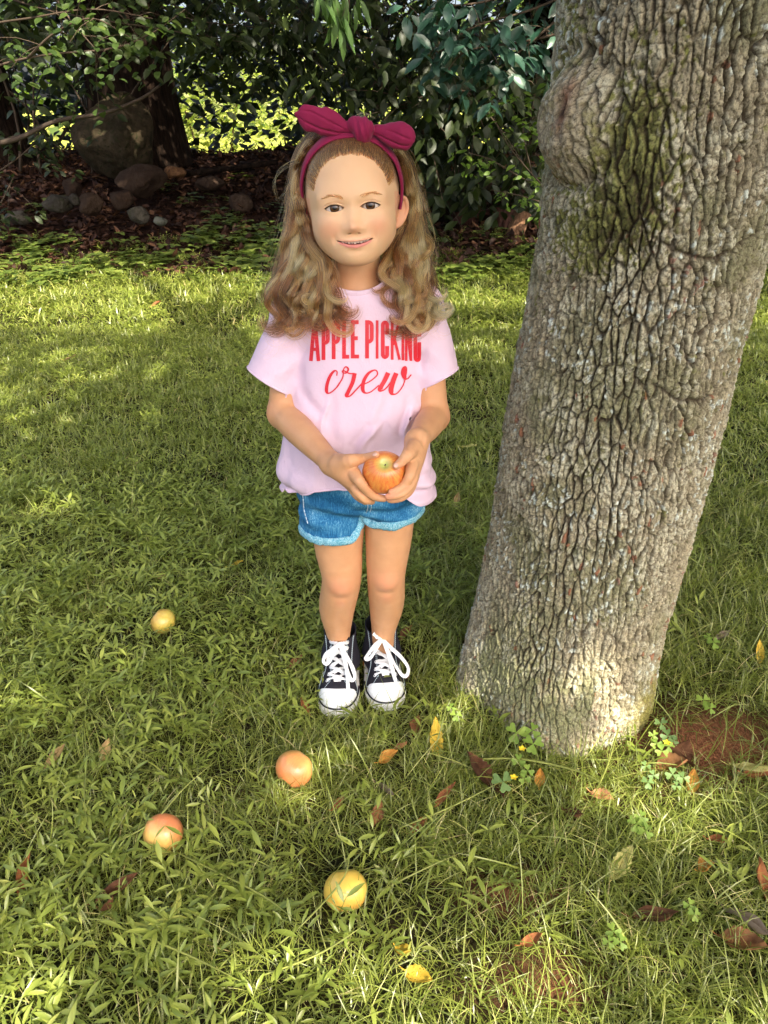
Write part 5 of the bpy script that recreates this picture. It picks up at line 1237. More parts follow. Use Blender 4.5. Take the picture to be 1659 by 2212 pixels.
rb_ = lobe(cR_, cR_-AH(990, 262, BY), prof([-1, -.6, -.1, .35, .7, .93, 1], [.0070, .0105, .0160, .0190, .0168, .0090, .002]), prof([-1, -.3, .4, .9, 1], [.0060, .0105, .0130, .0080, .002]), 1.0)
kc = AH(898, 250, BY-.010)
def bow_sdf(p):
    q_ = (p-kc); kn = ell(p, kc, (.0150, .0125, .0150), rotm('Y', 8)) + .0010*np.sin(q_[:, 0]*700+q_[:, 2]*160)
    kn = smin(kn, ell(p, kc+A(-.012, .004, .006), (.010, .010, .010)), .006)
    d = smin(lb(p), rb_(p), .002); d = smin(d, kn, .003)
    return smin(d, rc(p, kc+A(0, .006, -.008), kc+A(0, .016, -.016), .012, .012), .006)
V, F = snets(bow_sdf, A(-.155, BY-.05, 1.05), A(.06, BY+.05, 1.155), .0010, slack=2.2)
put('bow', mesh_np('bow', V, F), MAG, band)
# ---------------------------------------------------------------- hair
m = bpy.data.materials.new('hair'); m.use_nodes = True; t = NT(m); t.t.nodes.clear()
hb = t.n('BsdfHairPrincipled'); out = t.n('OutputMaterial'); hb.parametrization = 'COLOR'
hb.inputs['Roughness'].default_value = .38; hb.inputs['Radial Roughness'].default_value = .55; hb.inputs['Coat'].default_value = .0; hb.inputs['Random Roughness'].default_value = .2
tone = t.attr('tone')
t.l(t.ramp(tone, [(0, (.025, .008, .003)), (.25, (.10, .033, .010)), (.50, (.300, .115, .032)), (.75, (.56, .275, .080)), (1, (.80, .49, .17))]), hb.inputs['Color'])
t.l(hb.outputs[0], out.inputs[0]); HAIR = m
def curves_obj(name, strands, radii, tones, material, parent):
    hc = bpy.data.hair_curves.new(name); hc.add_curves([len(s_) for s_ in strands])
    P_ = np.concatenate(strands).astype(np.float32); hc.attributes['position'].data.foreach_set('vector', P_.ravel())
    r_ = hc.attributes.get('radius') or hc.attributes.new('radius', 'FLOAT', 'POINT'); r_.data.foreach_set('value', np.concatenate(radii).astype(np.float32))
    a_ = hc.attributes.new('tone', 'FLOAT', 'POINT'); a_.data.foreach_set('value', np.concatenate(tones).astype(np.float32))
    o = bpy.data.objects.new(name, hc); C.objects.link(o); hc.materials.append(material)
    o.parent = parent; o.matrix_parent_inverse = WORLD[parent.name].inverted() if parent.name in WORLD else Matrix(); WORLD[o.name] = Matrix()
    return o
rs = np.random.RandomState(5)
def shirt_soft(p):
    x, y, z = p[:, 0], p[:, 1], p[:, 2]
    rx = np.interp(z, [.44, .52, .60, .72, .80, .84, .90], [.137, .141, .133, .117, .109, .104, .085]); ry = np.interp(z, [.44, .52, .60, .72, .80, .84, .90], [.100, .104, .100, .088, .077, .068, .050])
    u, v = (x-BODY_AX)/rx, (y-1.230)/ry
    d = ((np.abs(u)**2.3+np.abs(v)**2.3)**(1/2.3)-1)*np.minimum(rx, ry)*.92; d = smax(d, z-.878, .03)
    for c_, e_, q_, r_ in ((BODY_AX-.05, -.150, .828, .037), (BODY_AX+.05, .062, .834, .037)):
        d = smin(d, rc(p, A(c_, 1.232, .846), A(e_, 1.230, q_), .040, r_), .02)
    d = smin(d, chain(p, [A(-.138, 1.230, .820), SL_L], [.043, .047]), .012); d = smin(d, chain(p, [A(.050, 1.230, .824), SL_R], [.041, .041]), .012)
    return np.minimum(d, headneck(p)+.002)
def push_out(p, off):
    for _ in range(3):
        d = shirt_soft(p); m_ = d < off
        if not m_.any(): break
        q_ = p[m_]; e = .002
        g = np.stack([(shirt_soft(q_+np.eye(3)[k]*e)-shirt_soft(q_-np.eye(3)[k]*e)) for k in range(3)], 1); g[:, 1] -= .002; g /= np.linalg.norm(g, axis=1)[:, None]+1e-9
        p[m_] = q_ + g*(off-d[m_])[:, None]
    return p
LO = [(540, 290), (440, 390), (375, 540), (318, 760), (285, 1000), (235, 1230), (165, 1480), (110, 1700), (140, 1880), (210, 2050)]
LI = [(430, 560), (390, 680), (395, 800), (430, 950), (480, 1080), (530, 1260), (585, 1480), (625, 1680), (680, 1840), (690, 1960)]
LY = [1.212, 1.222, 1.222, 1.215, 1.205, 1.190, 1.165, 1.150, 1.143, 1.138]
RO = [(1180, 400), (1270, 540), (1330, 740), (1365, 900), (1395, 1080), (1430, 1250), (1455, 1450), (1480, 1660), (1530, 1830), (1500, 1950)]
RI = [(1245, 600), (1280, 740), (1310, 860), (1295, 1010), (1195, 1190), (1105, 1380), (1110, 1540), (1200, 1700), (1260, 1880), (1330, 2040)]
RY = [1.218, 1.236, 1.246, 1.250, 1.232, 1.200, 1.172, 1.152, 1.143, 1.138]
def lock(side, s, rs, tone0, nst, spread, curl, stop=10):
    O, I, Yd = (LO, LI, LY) if side < 0 else (RO, RI, RY)
    g = []
    for k in range(stop):
        o_, i_ = np.array(O[k], float), np.array(I[k], float)
        xy = o_*(1-s) + i_*s; xy += rs.randn(2)*[14, 8]*min(1, k/4)
        g.append(AH(xy[0], xy[1], Yd[k] + (.028*(1-s) if k > 5 else .006*(1-s)) + rs.randn()*.004))
    g = np.array(g); n = 44
    q_ = spline(g, n)
    tt = np.linspace(0, 1, n); amp = np.clip((tt-.48)/.4, 0, 1)*(.0045+.0070*rs.rand()); ph = rs.rand()*6.28; fr = 2.6+rs.rand()*1.4
    q_[:, 0] += amp*np.sin(tt*fr*6.28+ph); q_[:, 1] += amp*.8*np.cos(tt*fr*6.28+ph)
    if curl > 0:                                        # ringlet at the end
        r_ = .010+.012*rs.rand(); turns = curl*(.8+.5*rs.rand()); k = 26; a_ = np.linspace(0, turns*6.28, k)[1:]
        T_ = nrm(q_[-1]-q_[-4]); sd = rs.choice([-1, 1], p=[.35, .65])*(-side); X_ = nrm(np.cross(T_, A(.15*rs.randn(), 1, .2*rs.randn())))*sd
        rr_ = r_*np.linspace(1, .62, k-1)[:, None]
        c_ = q_[-1] + X_*r_
        tail = c_ - X_*rr_*np.cos(a_)[:, None] + T_*rr_*np.sin(a_)[:, None] + A(0, -.006, -.012)*np.linspace(0, 1, k-1)[:, None]
        q_ = np.concatenate([q_, tail])
    q_ = push_out(q_, .006+.010*rs.rand())
    m_ = len(q_); ts = np.linspace(0, 1, m_)
    T_ = np.gradient(q_, axis=0); T_ /= np.linalg.norm(T_, axis=1)[:, None]+1e-9
    X_ = np.cross(T_, A(0, 1, 0)); X_ /= np.linalg.norm(X_, axis=1)[:, None]+1e-9; Y_ = np.cross(T_, X_)
    wdt = spread*np.interp(ts, [0, .15, .5, .8, 1], [.7, .85, .95, .75, .42])
    out_s = []
    for _ in range(nst):
        a_, b_ = rs.randn(2)*.5; a_ *= 1.25; cutk = m_ - rs.randint(0, max(2, m_//6))
        wv = .0006*np.clip(ts*1.6-.3, 0, 1)*np.sin(ts*(14+8*rs.rand())+rs.rand()*6)
        s_ = q_ + X_*((a_*wdt)+wv)[:, None] + Y_*((b_*wdt*.55)+wv)[:, None]
        st_ = rs.randint(0, 4); s_ = s_[st_:cutk]
        tn = tone0 + rs.randn()*.14 + .26*(ts[st_:cutk]-.45) ; out_s.append((s_, tn))
    return out_s
strs, rads, tns = [], [], []
def addl(L_, r0=.00028):
    for s_, tn in L_:
        strs.append(s_); k = np.linspace(0, 1, len(s_)); rads.append(r0*(1-.75*k**3)); tns.append(np.clip(tn, 0, 1))
for side in (-1, 1):
    for i in range(42):
        s = ((i*0.618) % 1.0); inner = s > .8
        t0 = np.clip(.16 + .72*rs.rand()**1.1 + (.18 if (side > 0 and s < .45) or (side < 0 and rs.rand() < .25) else 0) - (.12 if inner else 0), .05, .95)
        addl(lock(side, s, rs, t0, 60, .0050, rs.choice([.45, .6, .8, 1.1]) if rs.rand() < .33 else 0, rs.choice([10, 9, 9, 8, 8, 7])))
    for i in range(16):                                  # darker under-layer
        L_ = lock(side, (i+.5)/16, rs, .16, 70, .011, .6, 9)
        addl([(s_+A(0, .014, 0), tn) for s_, tn in L_])
    for i in range(18):                                  # loose fly-aways
        L_ = lock(side, rs.rand()*1.3-.35, rs, .75, 3, .012, rs.choice([0, .6, 1.2]), 10)
        addl(L_, .00011)
for pts in ([(330, 500), (250, 560), (160, 620), (110, 740), (140, 880)], [(340, 540), (240, 570), (150, 660), (130, 760), (170, 900)], [(330, 600), (230, 780), (150, 900)],
            [(620, 1380), (690, 1560), (760, 1700), (795, 1800), (770, 1880), (720, 1900)], [(1390, 780), (1450, 920), (1500, 1080), (1540, 1240)], [(1370, 700), (1460, 980), (1520, 1180), (1500, 1400)],
            [(830, 150), (900, 110), (980, 140), (1010, 170)], [(860, 150), (930, 130), (990, 165)]):
    for k in range(3):
        q_ = spline([AH(x_+rs.randn()*8, y_+rs.randn()*8, 1.20 if y_ < 1300 else 1.135) for x_, y_ in pts], 30); addl([(q_, .75+0*q_[:, 0])], .00014)
# hair combed back from the forehead to the band
NC = 4200; x_ = (rs.rand(NC)*2-1)*.064; z_ = np.where(np.abs(x_) < .056, hairline(x_) - .003 + rs.rand(NC)**1.2*.034, .020+rs.rand(NC)**.8*.045); z_ = np.minimum(z_, .088)
o = np.stack([x_*.25, 0*x_-.01, 0*x_+.028], 1); d_ = np.stack([x_, 0*x_-.066, z_], 1)-o; d_ /= np.linalg.norm(d_, axis=1)[:, None]
def skull2(o, dirs, off):
    s = np.full(len(dirs), .085)
    for _ in range(14): s = s - (head_noear(o + dirs*s[:, None])/HS - off)*.9
    return o + dirs*s[:, None]
pq = skull2(o, d_, .0004); allp = [pq]; dv = np.stack([.10*x_/.06, 0*x_+.55, np.where(np.abs(x_) < .045, .62, .35)], 1) + rs.randn(NC, 3)*.10
L_ = (.020+.016*rs.rand(NC))[:, None]
for k in range(9):
    pq = pq + dv/np.linalg.norm(dv, axis=1)[:, None]*L_/9
    dd = head_noear(pq)/HS; g = np.stack([head_noear(pq+np.eye(3)[j]*.001)/HS-dd for j in range(3)], 1); g /= np.linalg.norm(g, axis=1)[:, None]
    pq = pq - g*(dd-(.0010+.0022*math.sin((k+1)/9*2.6)))[:, None]
    dv = dv - (dv*g).sum(1)[:, None]*g*.8 + rs.randn(NC, 3)*.04; allp.append(pq)
allp = np.stack(allp, 1); tb_ = np.clip(.48+.26*rs.randn(NC), 0, 1)
for i_ in range(NC): strs.append(hw(allp[i_])); rads.append(np.linspace(.00022, .00015, 10)); tns.append(np.full(10, tb_[i_]))
print("strands", len(strs)); hair = curves_obj('hair', strs, rads, tns, HAIR, person)
# cap of hair behind the band
def cap(p):
    q_ = hl(p); d = ell(q_, (0, .022, .024), (.0705, .0830, .0715))
    lim = -(q_[:, 1] + .020*np.clip(q_[:, 2]/.09, 0, 1) - .006)
    return np.maximum(smax(d, lim, .004), -.055-q_[:, 2])*HS
V, F = snets(cap, HO-.115, HO+.125, .0035)
m = mat('hair_under', (.16, .08, .04), .6); t = NT(m); t.l(t.bump(t.noise(t.scaled(t.coord(), (1, 1, .1)), 500, 3), .6, .002), t.b.inputs['Normal'])
put('hair_cap', mesh_np('hair_cap', V, F), m, person)
# eyebrows
for sx in (-1, 1):
    sb, rb2, tb = [], [], []
    for k in range(110):
        u = rs.rand(); x_ = .0115 + .0275*u; zc = .0128 + .0042*math.sin(u*2.1) - (.0022*u if u > .7 else 0)
        z_ = zc + rs.randn()*.0010*(1.25-u); yy = -.05
        p_ = skull(A(x_*.3*sx, -.02, z_)[None], nrm(A(sx*x_*.72, -.065, 0))[None], .0003)[0]
        # use the real surface
        o = hw(A(sx*x_, -.12, z_)); dv = HR @ A(0, 1, 0); s__ = .02
        for _ in range(18): s__ += float(head_local(hl((o+dv*s__)[None]))[0])
        b_ = o+dv*(s__-.0003); dr = HR @ nrm(A(sx*(.9), -.10, .55*(1-u)-.18*u)+rs.randn(3)*.12); Lh = .0042+.002*rs.rand()
        sb.append(np.array([b_, b_+dr*Lh*.5+A(0, -.0003, 0), b_+dr*Lh])); rb2.append(np.array([.00013, .00010, .00004])*1.0); tb.append(np.full(3, np.clip(.42+.12*rs.randn(), 0, 1)))
    curves_obj('eyebrow', sb, rb2, tb, HAIR, person)
# ---------------------------------------------------------------- canvas high-top shoes
CANV = mat('black_canvas', (.012, .012, .020), .8, spec=.3); t = NT(CANV); co = t.coord()
t.set('Base Color', t.mix(t.noise(co, 60, 4), (.010, .010, .017), (.026, .024, .034)))
t.l(t.bump(t.noise(co, 1300, 2), .5, .0006, t.bump(t.noise(co, 45, 3), .4, .004)), t.b.inputs['Normal'])
RUB = mat('white_rubber', (.78, .80, .78), .38, spec=.5); t = NT(RUB); t.set('Base Color', t.mix(t.ramp(t.noise(t.coord(), 60, 6, .7), [(.45, (0, 0, 0)), (.75, (1, 1, 1))]), (.80, .82, .80), (.55, .52, .44)))
CAPM = mat('toe_rubber', (.80, .83, .82), .22, spec=.5); t = NT(CAPM); t.set('Base Color', t.mix(t.ramp(t.noise(t.coord(), 90, 6, .75), [(.5, (0, 0, 0)), (.85, (1, 1, 1))]), (.80, .83, .82), (.56, .55, .50)))
STRIPE = mat('black_stripe', (.010, .010, .018), .4)
LACE = mat('white_lace', (.82, .84, .84), .8); t = NT(LACE); t.l(t.bump(t.noise(t.coord(), 1500, 2), .5, .0006), t.b.inputs['Normal'])
EYEL = mat('eyelet', (.75, .77, .78), .3); HOLE = mat('eyelet_hole', (.008, .008, .012), .8)
def sole_half(y, s=0.0):                                    # half width of the foot along its length; toe at y=-.093
    return np.interp(y, [-.096, -.094, -.088, -.078, -.060, -.030, .010, .050, .078, .090, .0935], [.001, .013, .0245, .0315, .0362, .0375, .0335, .0320, .0290, .0180, .001])
def foot_upper(q):
    x, y, z = q[:, 0], q[:, 1], q[:, 2]
    toe = ell(q, (0, -.050, .020), (.0335, .042, .024))
    d = smin(toe, rc(q, (0, -.045, .026), (0, .020, .040), .026, .030), .02)
    d = smin(d, ell(q, (0, .045, .030), (.0315, .045, .034)), .02)
    d = smin(d, rc(q, (0, .030, .045), (0, .040, .105), .0305, .0300), .024)
    return d
def shoe_solid(q):
    return np.maximum(foot_upper(q), np.maximum(.006-q[:, 2], q[:, 2]-.118))
def build_shoe(loc, rz, variant):
    root = bpy.data.objects.new('sneaker', None); C.objects.link(root); root.empty_display_size = .05; root.parent = person
    root.matrix_parent_inverse = WORLD[person.name].inverted()
    Mx = Matrix.Translation(loc) @ Matrix.Rotation(math.radians(rz), 4, 'Z') @ Matrix.Scale(1.12, 4); root.matrix_basis = Mx
    root['label'] = ['black canvas high-top with a bow of two hanging lace loops', 'black canvas high-top with one long lace loop drooping outward'][variant]
    def add(name, V, F, m_):
        o = bpy.data.objects.new(name, mesh_np(name, V, F)); C.objects.link(o); o.data.materials.append(m_); o.parent = root; return o
    UV, UF = snets(shoe_solid, A(-.045, -.10, 0), A(.045, .10, .125), .0016)
    # opening line: collar higher at the sides, low V in front
    x, y, z = UV.T
    top = np.interp(y, [-.03, .000, .014, .045, .08], [.060, .082, .100, .106, .112])
    V1, F1 = clip(UV, UF, z - top)
    # throat: the gap over the tongue
    g = .0068 + .0028*np.clip((V1[:, 1]+.050)/.06, 0, 1); up = (V1[:, 2] > .030) & (V1[:, 1] < .028)
    s_ = np.where(up, g + np.clip(-.052-V1[:, 1], -.02, 0)*.0 - np.abs(V1[:, 0]), -.01)
    s_ = np.minimum(s_, np.where(V1[:, 1] < -.062, -.01, .01)); 
    V2, F2 = clip(V1, F1, s_)
    V2, F2 = clip(V2, F2, -(V2[:, 1]+.076) )
    up_ = add('canvas_upper', V2, F2, CANV); md = up_.modifiers.new('s', 'SOLIDIFY'); md.thickness = .0018; md.offset = 1
    BT = BVHTree.FromPolygons([tuple(v) for v in V1], [tuple(f) for f in F1])
    # tongue
    tv, tf = clip(UV, UF, np.maximum.reduce([np.abs(UV[:, 0])-.020, UV[:, 1]-.026, UV[:, 2]-.104, .034-UV[:, 2], -.068-UV[:, 1]]))
    c0 = A(0, .045, .05); tv = tv + (c0-tv)/np.linalg.norm(c0-tv, axis=1)[:, None]*.0012
    to = add('tongue', tv, tf, CANV); md = to.modifiers.new('s', 'SOLIDIFY'); md.thickness = .002; md.offset = -1
    # vamp and toe cap
    cv, cf = clip(UV, UF, np.maximum.reduce([UV[:, 1]+.068+.012*np.clip(np.abs(UV[:, 0])/.03, 0, 1)**2*-1, .012-UV[:, 2]]))
    n_ = cv - A(0, -.04, .015); cv = cv + n_/np.linalg.norm(n_, axis=1)[:, None]*.0022
    tc = add('toe_cap', cv, cf, CAPM); md = tc.modifiers.new('s', 'SOLIDIFY'); md.thickness = .0022; md.offset = -1
    # sole wall
    ys = np.concatenate([-.0935*np.cos(np.linspace(0, math.pi, 60))]); hw_ = np.interp(ys, *zip(*[(a, b) for a, b in zip([-.0935, -.092, -.086, -.076, -.058, -.030, .010, .050, .078, .090, .0935], [.002, .0120, .0225, .0300, .0360, .0378, .0340, .0330, .0290, .0170, .002])]))
    k_ = np.exp(-np.linspace(-1.5, 1.5, 7)**2); k_ /= k_.sum()
    ring = np.concatenate([np.stack([-hw_, ys], 1), np.stack([hw_, ys], 1)[::-1]])
    for _ in range(3): ring = (np.roll(ring, 1, 0)+2*ring+np.roll(ring, -1, 0))/4
    def wall(z0, z1, off0, off1, name, m_, bumps=0):
        nrm_ = np.gradient(np.concatenate([ring[-1:], ring, ring[:1]]), axis=0)[1:-1]; nrm_ = np.stack([nrm_[:, 1], -nrm_[:, 0]], 1); nrm_ /= np.linalg.norm(nrm_, axis=1)[:, None]+1e-9
        if ((ring+nrm_*.01)**2).sum() < (ring**2).sum(): nrm_ = -nrm_
        rows = []; zs = [z0, z0, z0*.85+z1*.15, (z0+z1)/2, z0*.15+z1*.85, z1, z1]; of = [-.012, off0-.001, off0+.0006, (off0+off1)/2+.0008, off1+.0006, off1-.001, -.012]
        for zz, oo in zip(zs, of): rows.append(np.concatenate([ring+nrm_*oo, np.full((len(ring), 1), zz)], 1))
        m__ = len(rows); n__ = len(ring); V = np.concatenate(rows); j = np.arange(n__); kk = (j+1) % n__
        F = np.concatenate([np.stack([r*n__+j, r*n__+kk, (r+1)*n__+kk, (r+1)*n__+j], 1) for r in range(m__-1)])
        return add(name, V, F, m_), ring+nrm_*(off1+.0010)
    wall(.000, .0055, .0020, .0026, 'outsole', RUB); so_, _r = wall(.0055, .0195, .0022, .0012, 'foxing_strip', RUB)
    # raised toe guard with a diamond texture, and the black line over it
    fr = (_r[:, 1] < -.035)
    order = np.argsort(np.arctan2(_r[:, 0], -_r[:, 1]-.0)); rr = _r[order]; rr = rr[rr[:, 1] < -.030]
    rp = np.concatenate([rr*1.0, np.full((len(rr), 1), .0215)], 1); V, F = tube(rp*A(.995, .995, 1), .0016, 6); add('stripe', V, F, STRIPE)
    parts = []
    for zz in (.0075, .0098, .0121, .0144):
        for k in range(0, 46):
            a_ = k/45*(len(rr)-2); i_ = int(a_); f_ = a_-i_; b_ = rr[i_]*(1-f_)+rr[min(i_+1, len(rr)-1)]*f_
            n_ = np.append(b_/np.linalg.norm(b_), 0); tn_ = A(-n_[1], n_[0], 0); c_ = np.append(b_*1.012, zz)
            q_ = [c_+tn_*.0012, c_+A(0, 0, .0010), c_-tn_*.0012, c_-A(0, 0, .0010)]; tip = c_+n_*.0009
            parts.append((np.array(q_+[tip]), np.array([[0, 1, 4], [1, 2, 4], [2, 3, 4], [3, 0, 4]])))
    add('toe_guard', *join(parts), RUB)
    # stitching
    def on(pts, off, n=40):
        out_ = []
        for p_ in spline(pts, n):
            h = BT.find_nearest(Vector(p_)); nn_ = h[1]; c_ = Vector((0, .01, .03))
            if nn_.dot(h[0]-c_) < 0: nn_ = -nn_
            out_.append(np.array(h[0]+nn_*off))
        return np.array(out_)
    def stitches(pts, n=40):
        p_ = on(pts, .0022, n); seg = np.concatenate([[0], np.cumsum(np.linalg.norm(np.diff(p_, axis=0), axis=1))]); a_ = 0; ps = []
        while a_ < seg[-1]:
            tt = np.linspace(a_, min(a_+.0030, seg[-1]), 2); ps.append(tube(np.stack([np.interp(tt, seg, p_[:, k]) for k in range(3)], 1), .00042, 4)); a_ += .0040
        return ps
    ps = []
    for sx in (-1, 1):
        for o_ in (0, .0026):
            ps += stitches([(sx*(.0115+o_), -.052, .046), (sx*(.013+o_), -.03, .056), (sx*(.0150+o_), .000, .075), (sx*(.0150+o_), .010, .099)])
            ps += stitches([(sx*(.0300+o_*.5), -.048+o_, .022), (sx*(.0300), -.030+o_, .040), (sx*.0290, -.008+o_, .062), (sx*.0290, .012+o_, .085), (sx*.029, .020+o_, .104)])
        ps += stitches([(sx*.0115, -.052, .046), (sx*.022, -.060, .036), (sx*.030, -.052, .024)], 20)
    add('stitching', *join(ps), STW)
    # eyelets and laces
    rows = [(-.048, .047), (-.035, .0535), (-.020, .0625), (-.006, .0735), (.003, .085), (.007, .096)]
    pe = {}
    for r, (yy, zz) in enumerate(rows):
        for sx in (-1, 1):
            p_ = on([(sx*.0185, yy, zz), (sx*.0186, yy+.0001, zz)], .0020, 2)[0]; pe[(r, sx)] = p_
            h = BT.find_nearest(Vector(p_)); nn_ = np.array(h[1]); nn_ = nn_ if nn_ @ (p_-A(0, .01, .03)) > 0 else -nn_
            a_ = nrm(np.cross(nn_, A(0, .3, 1))); b_ = np.cross(nn_, a_); th_ = np.linspace(0, 6.2832, 13)
            V, F = tube(p_+.0026*(np.cos(th_)[:, None]*a_+np.sin(th_)[:, None]*b_), .0007, 5, cap=False); e_ = add('eyelet', V, F, EYEL)
            V = np.array([p_+nn_*.0001]+[p_+.0022*(math.cos(k)*a_+math.sin(k)*b_)+nn_*.0001 for k in np.linspace(0, 6.2832, 11)[:-1]]); F = np.array([[0, k+1, (k+1) % 10+1] for k in range(10)])
            hl_ = bpy.data.objects.new('hole', mesh_np('hole', V, F)); C.objects.link(hl_); hl_.data.materials.append(HOLE); hl_.parent = root
            add_par = None
    def lace(pts, w_=.0036, n=26, up=A(0, -.6, .8), name='lace', twist=0.0, r0=None):
        c_ = spline(pts, n); tt = np.linspace(0, 1, n); upv = np.array([np.array(Matrix.Rotation(twist*k, 3, 'Y') @ Vector(up)) for k in tt])
        V, F = tube(c_, w_*(1+.12*np.sin(tt*17+c_[0, 0]*900)), 8, flat=(upv, .26)); return add(name, V, F, LACE)
    def mid(a, b, h_): return (a+b)/2 + A(0, -.5, .8)*h_
    lace([pe[(0, -1)], mid(pe[(0, -1)], pe[(0, 1)], .0055), pe[(0, 1)]])
    for r in range(0, 5):
        a, b = pe[(r, -1)], pe[(r+1, 1)]; c_, d_ = pe[(r, 1)], pe[(r+1, -1)]
        if variant == 1 and r == 2: b = pe[(r, 1)]
        lace([a, a*.5+b*.5+A(0, -.004, .0045), b]); lace([c_, c_*.5+d_*.5+A(0, -.0052, .0062), d_])
    kn = A(.002 if variant == 0 else -.002, -.006, .104)
    lace([pe[(5, -1)], (pe[(5, -1)]+kn)/2+A(0, -.004, .003), kn]); lace([pe[(5, 1)], (pe[(5, 1)]+kn)/2+A(0, -.004, .003), kn])
    V, F = uvsphere(kn, .0042, 14, 10); add('lace_knot', V, F, LACE)
    Lp = {0: [[(0, 0, 0), (-.010, -.014, .001), (-.024, -.018, -.010), (-.030, -.020, -.026), (-.022, -.022, -.030), (-.010, -.016, -.010), (0, 0, 0)],
              [(0, 0, 0), (.014, -.020, -.010), (.026, -.032, -.030), (.031, -.040, -.046), (.024, -.044, -.050), (.014, -.030, -.030), (0, 0, 0)],
              [(0, 0, 0), (.010, -.020, -.012), (.016, -.040, -.036), (.019, -.058, -.060), (.021, -.066, -.072)],
              [(0, 0, 0), (-.012, -.010, -.006), (-.020, -.012, -.022), (-.022, -.014, -.034)]],
          1: [[(0, 0, 0), (-.014, -.012, -.004), (-.026, -.016, -.018), (-.034, -.018, -.032), (-.024, -.020, -.028), (-.010, -.014, -.006), (0, 0, 0)],
              [(0, 0, 0), (.016, -.018, -.010), (.034, -.028, -.026), (.046, -.036, -.044), (.044, -.042, -.058), (.034, -.044, -.056), (.020, -.036, -.034), (.008, -.018, -.012), (0, 0, 0)],
              [(0, 0, 0), (.008, -.022, -.014), (.014, -.044, -.036), (.020, -.064, -.056), (.026, -.072, -.066)],
              [(0, 0, 0), (-.010, -.004, .008), (-.018, -.004, .018)]]}[variant]
    for k, lp in enumerate(Lp):
        lace([kn+A(*q_)+A(0, -.0022, .001)*k*.5 for q_ in lp], .0036, 40, name='lace_loop' if k < 2 else 'lace_end', twist=.8 if k % 2 else -.6)
    return root
sL = GP(727, 1549); sR = GP(838, 1535)
# sock tops just inside the collars
SOCK = mat('black_sock', (.012, .010, .012), .9)
for k, (tp, an, rz) in enumerate(((sL, LEG['L'][0][5], 0), (sR, LEG['R'][0][5], 0))):
    toe = Vector(tp); dx = an[0]-tp[0]; rz_ = -math.degrees(math.atan2(dx, .155)) + (-2 if k == 0 else 2)
    ctr = toe + Vector((-math.sin(math.radians(rz_))*.107, math.cos(math.radians(rz_))*.107, -.003))
    build_shoe(ctr, rz_, k)
    an_ = ctr + Matrix.Rotation(math.radians(rz_), 3, 'Z') @ Vector((0, .044, .080))
    V, F = tube(np.array([an_, an_+Vector((0, .001, .018)), an_+Vector((0, .002, .028))]), [.0285, .0290, .0287], 28, cap=False); put('sock', mesh_np('sock', V, F), SOCK, person)
# ---------------------------------------------------------------- apples
def apple_mesh(R, squash=.93, seed=0, n=64, mr=44):
    "apple with its stem hollow at +Z"
    rs_ = np.random.RandomState(seed); th = np.linspace(.0001, math.pi-.0001, mr); ph = np.arange(n)/n*2*math.pi
    T_, Ph = np.meshgrid(th, ph, indexing='ij')
    r = 1.0 + .035*np.cos(T_)  - .30*np.exp(-(T_/.24)**2) - .16*np.exp(-((math.pi-T_)/.32)**2)
    r += .020*np.cos(5*Ph + rs_.rand()*6)*np.sin(T_)*np.clip(np.cos(T_*.5+1.2)*-1+.2, 0, 1) + .018*np.cos(Ph+rs_.rand()*6)*np.sin(T_) + .012*np.cos(2*Ph+1)*np.sin(T_)
    V = np.stack([r*np.sin(T_)*np.cos(Ph), r*np.sin(T_)*np.sin(Ph), r*np.cos(T_)*squash], -1).reshape(-1, 3)*R
    i = np.arange(mr-1)[:, None]*n; j = np.arange(n)[None]; k = (j+1) % n
    return V, np.stack([i+j, i+n+j, i+n+k, i+k], -1).reshape(-1, 4)
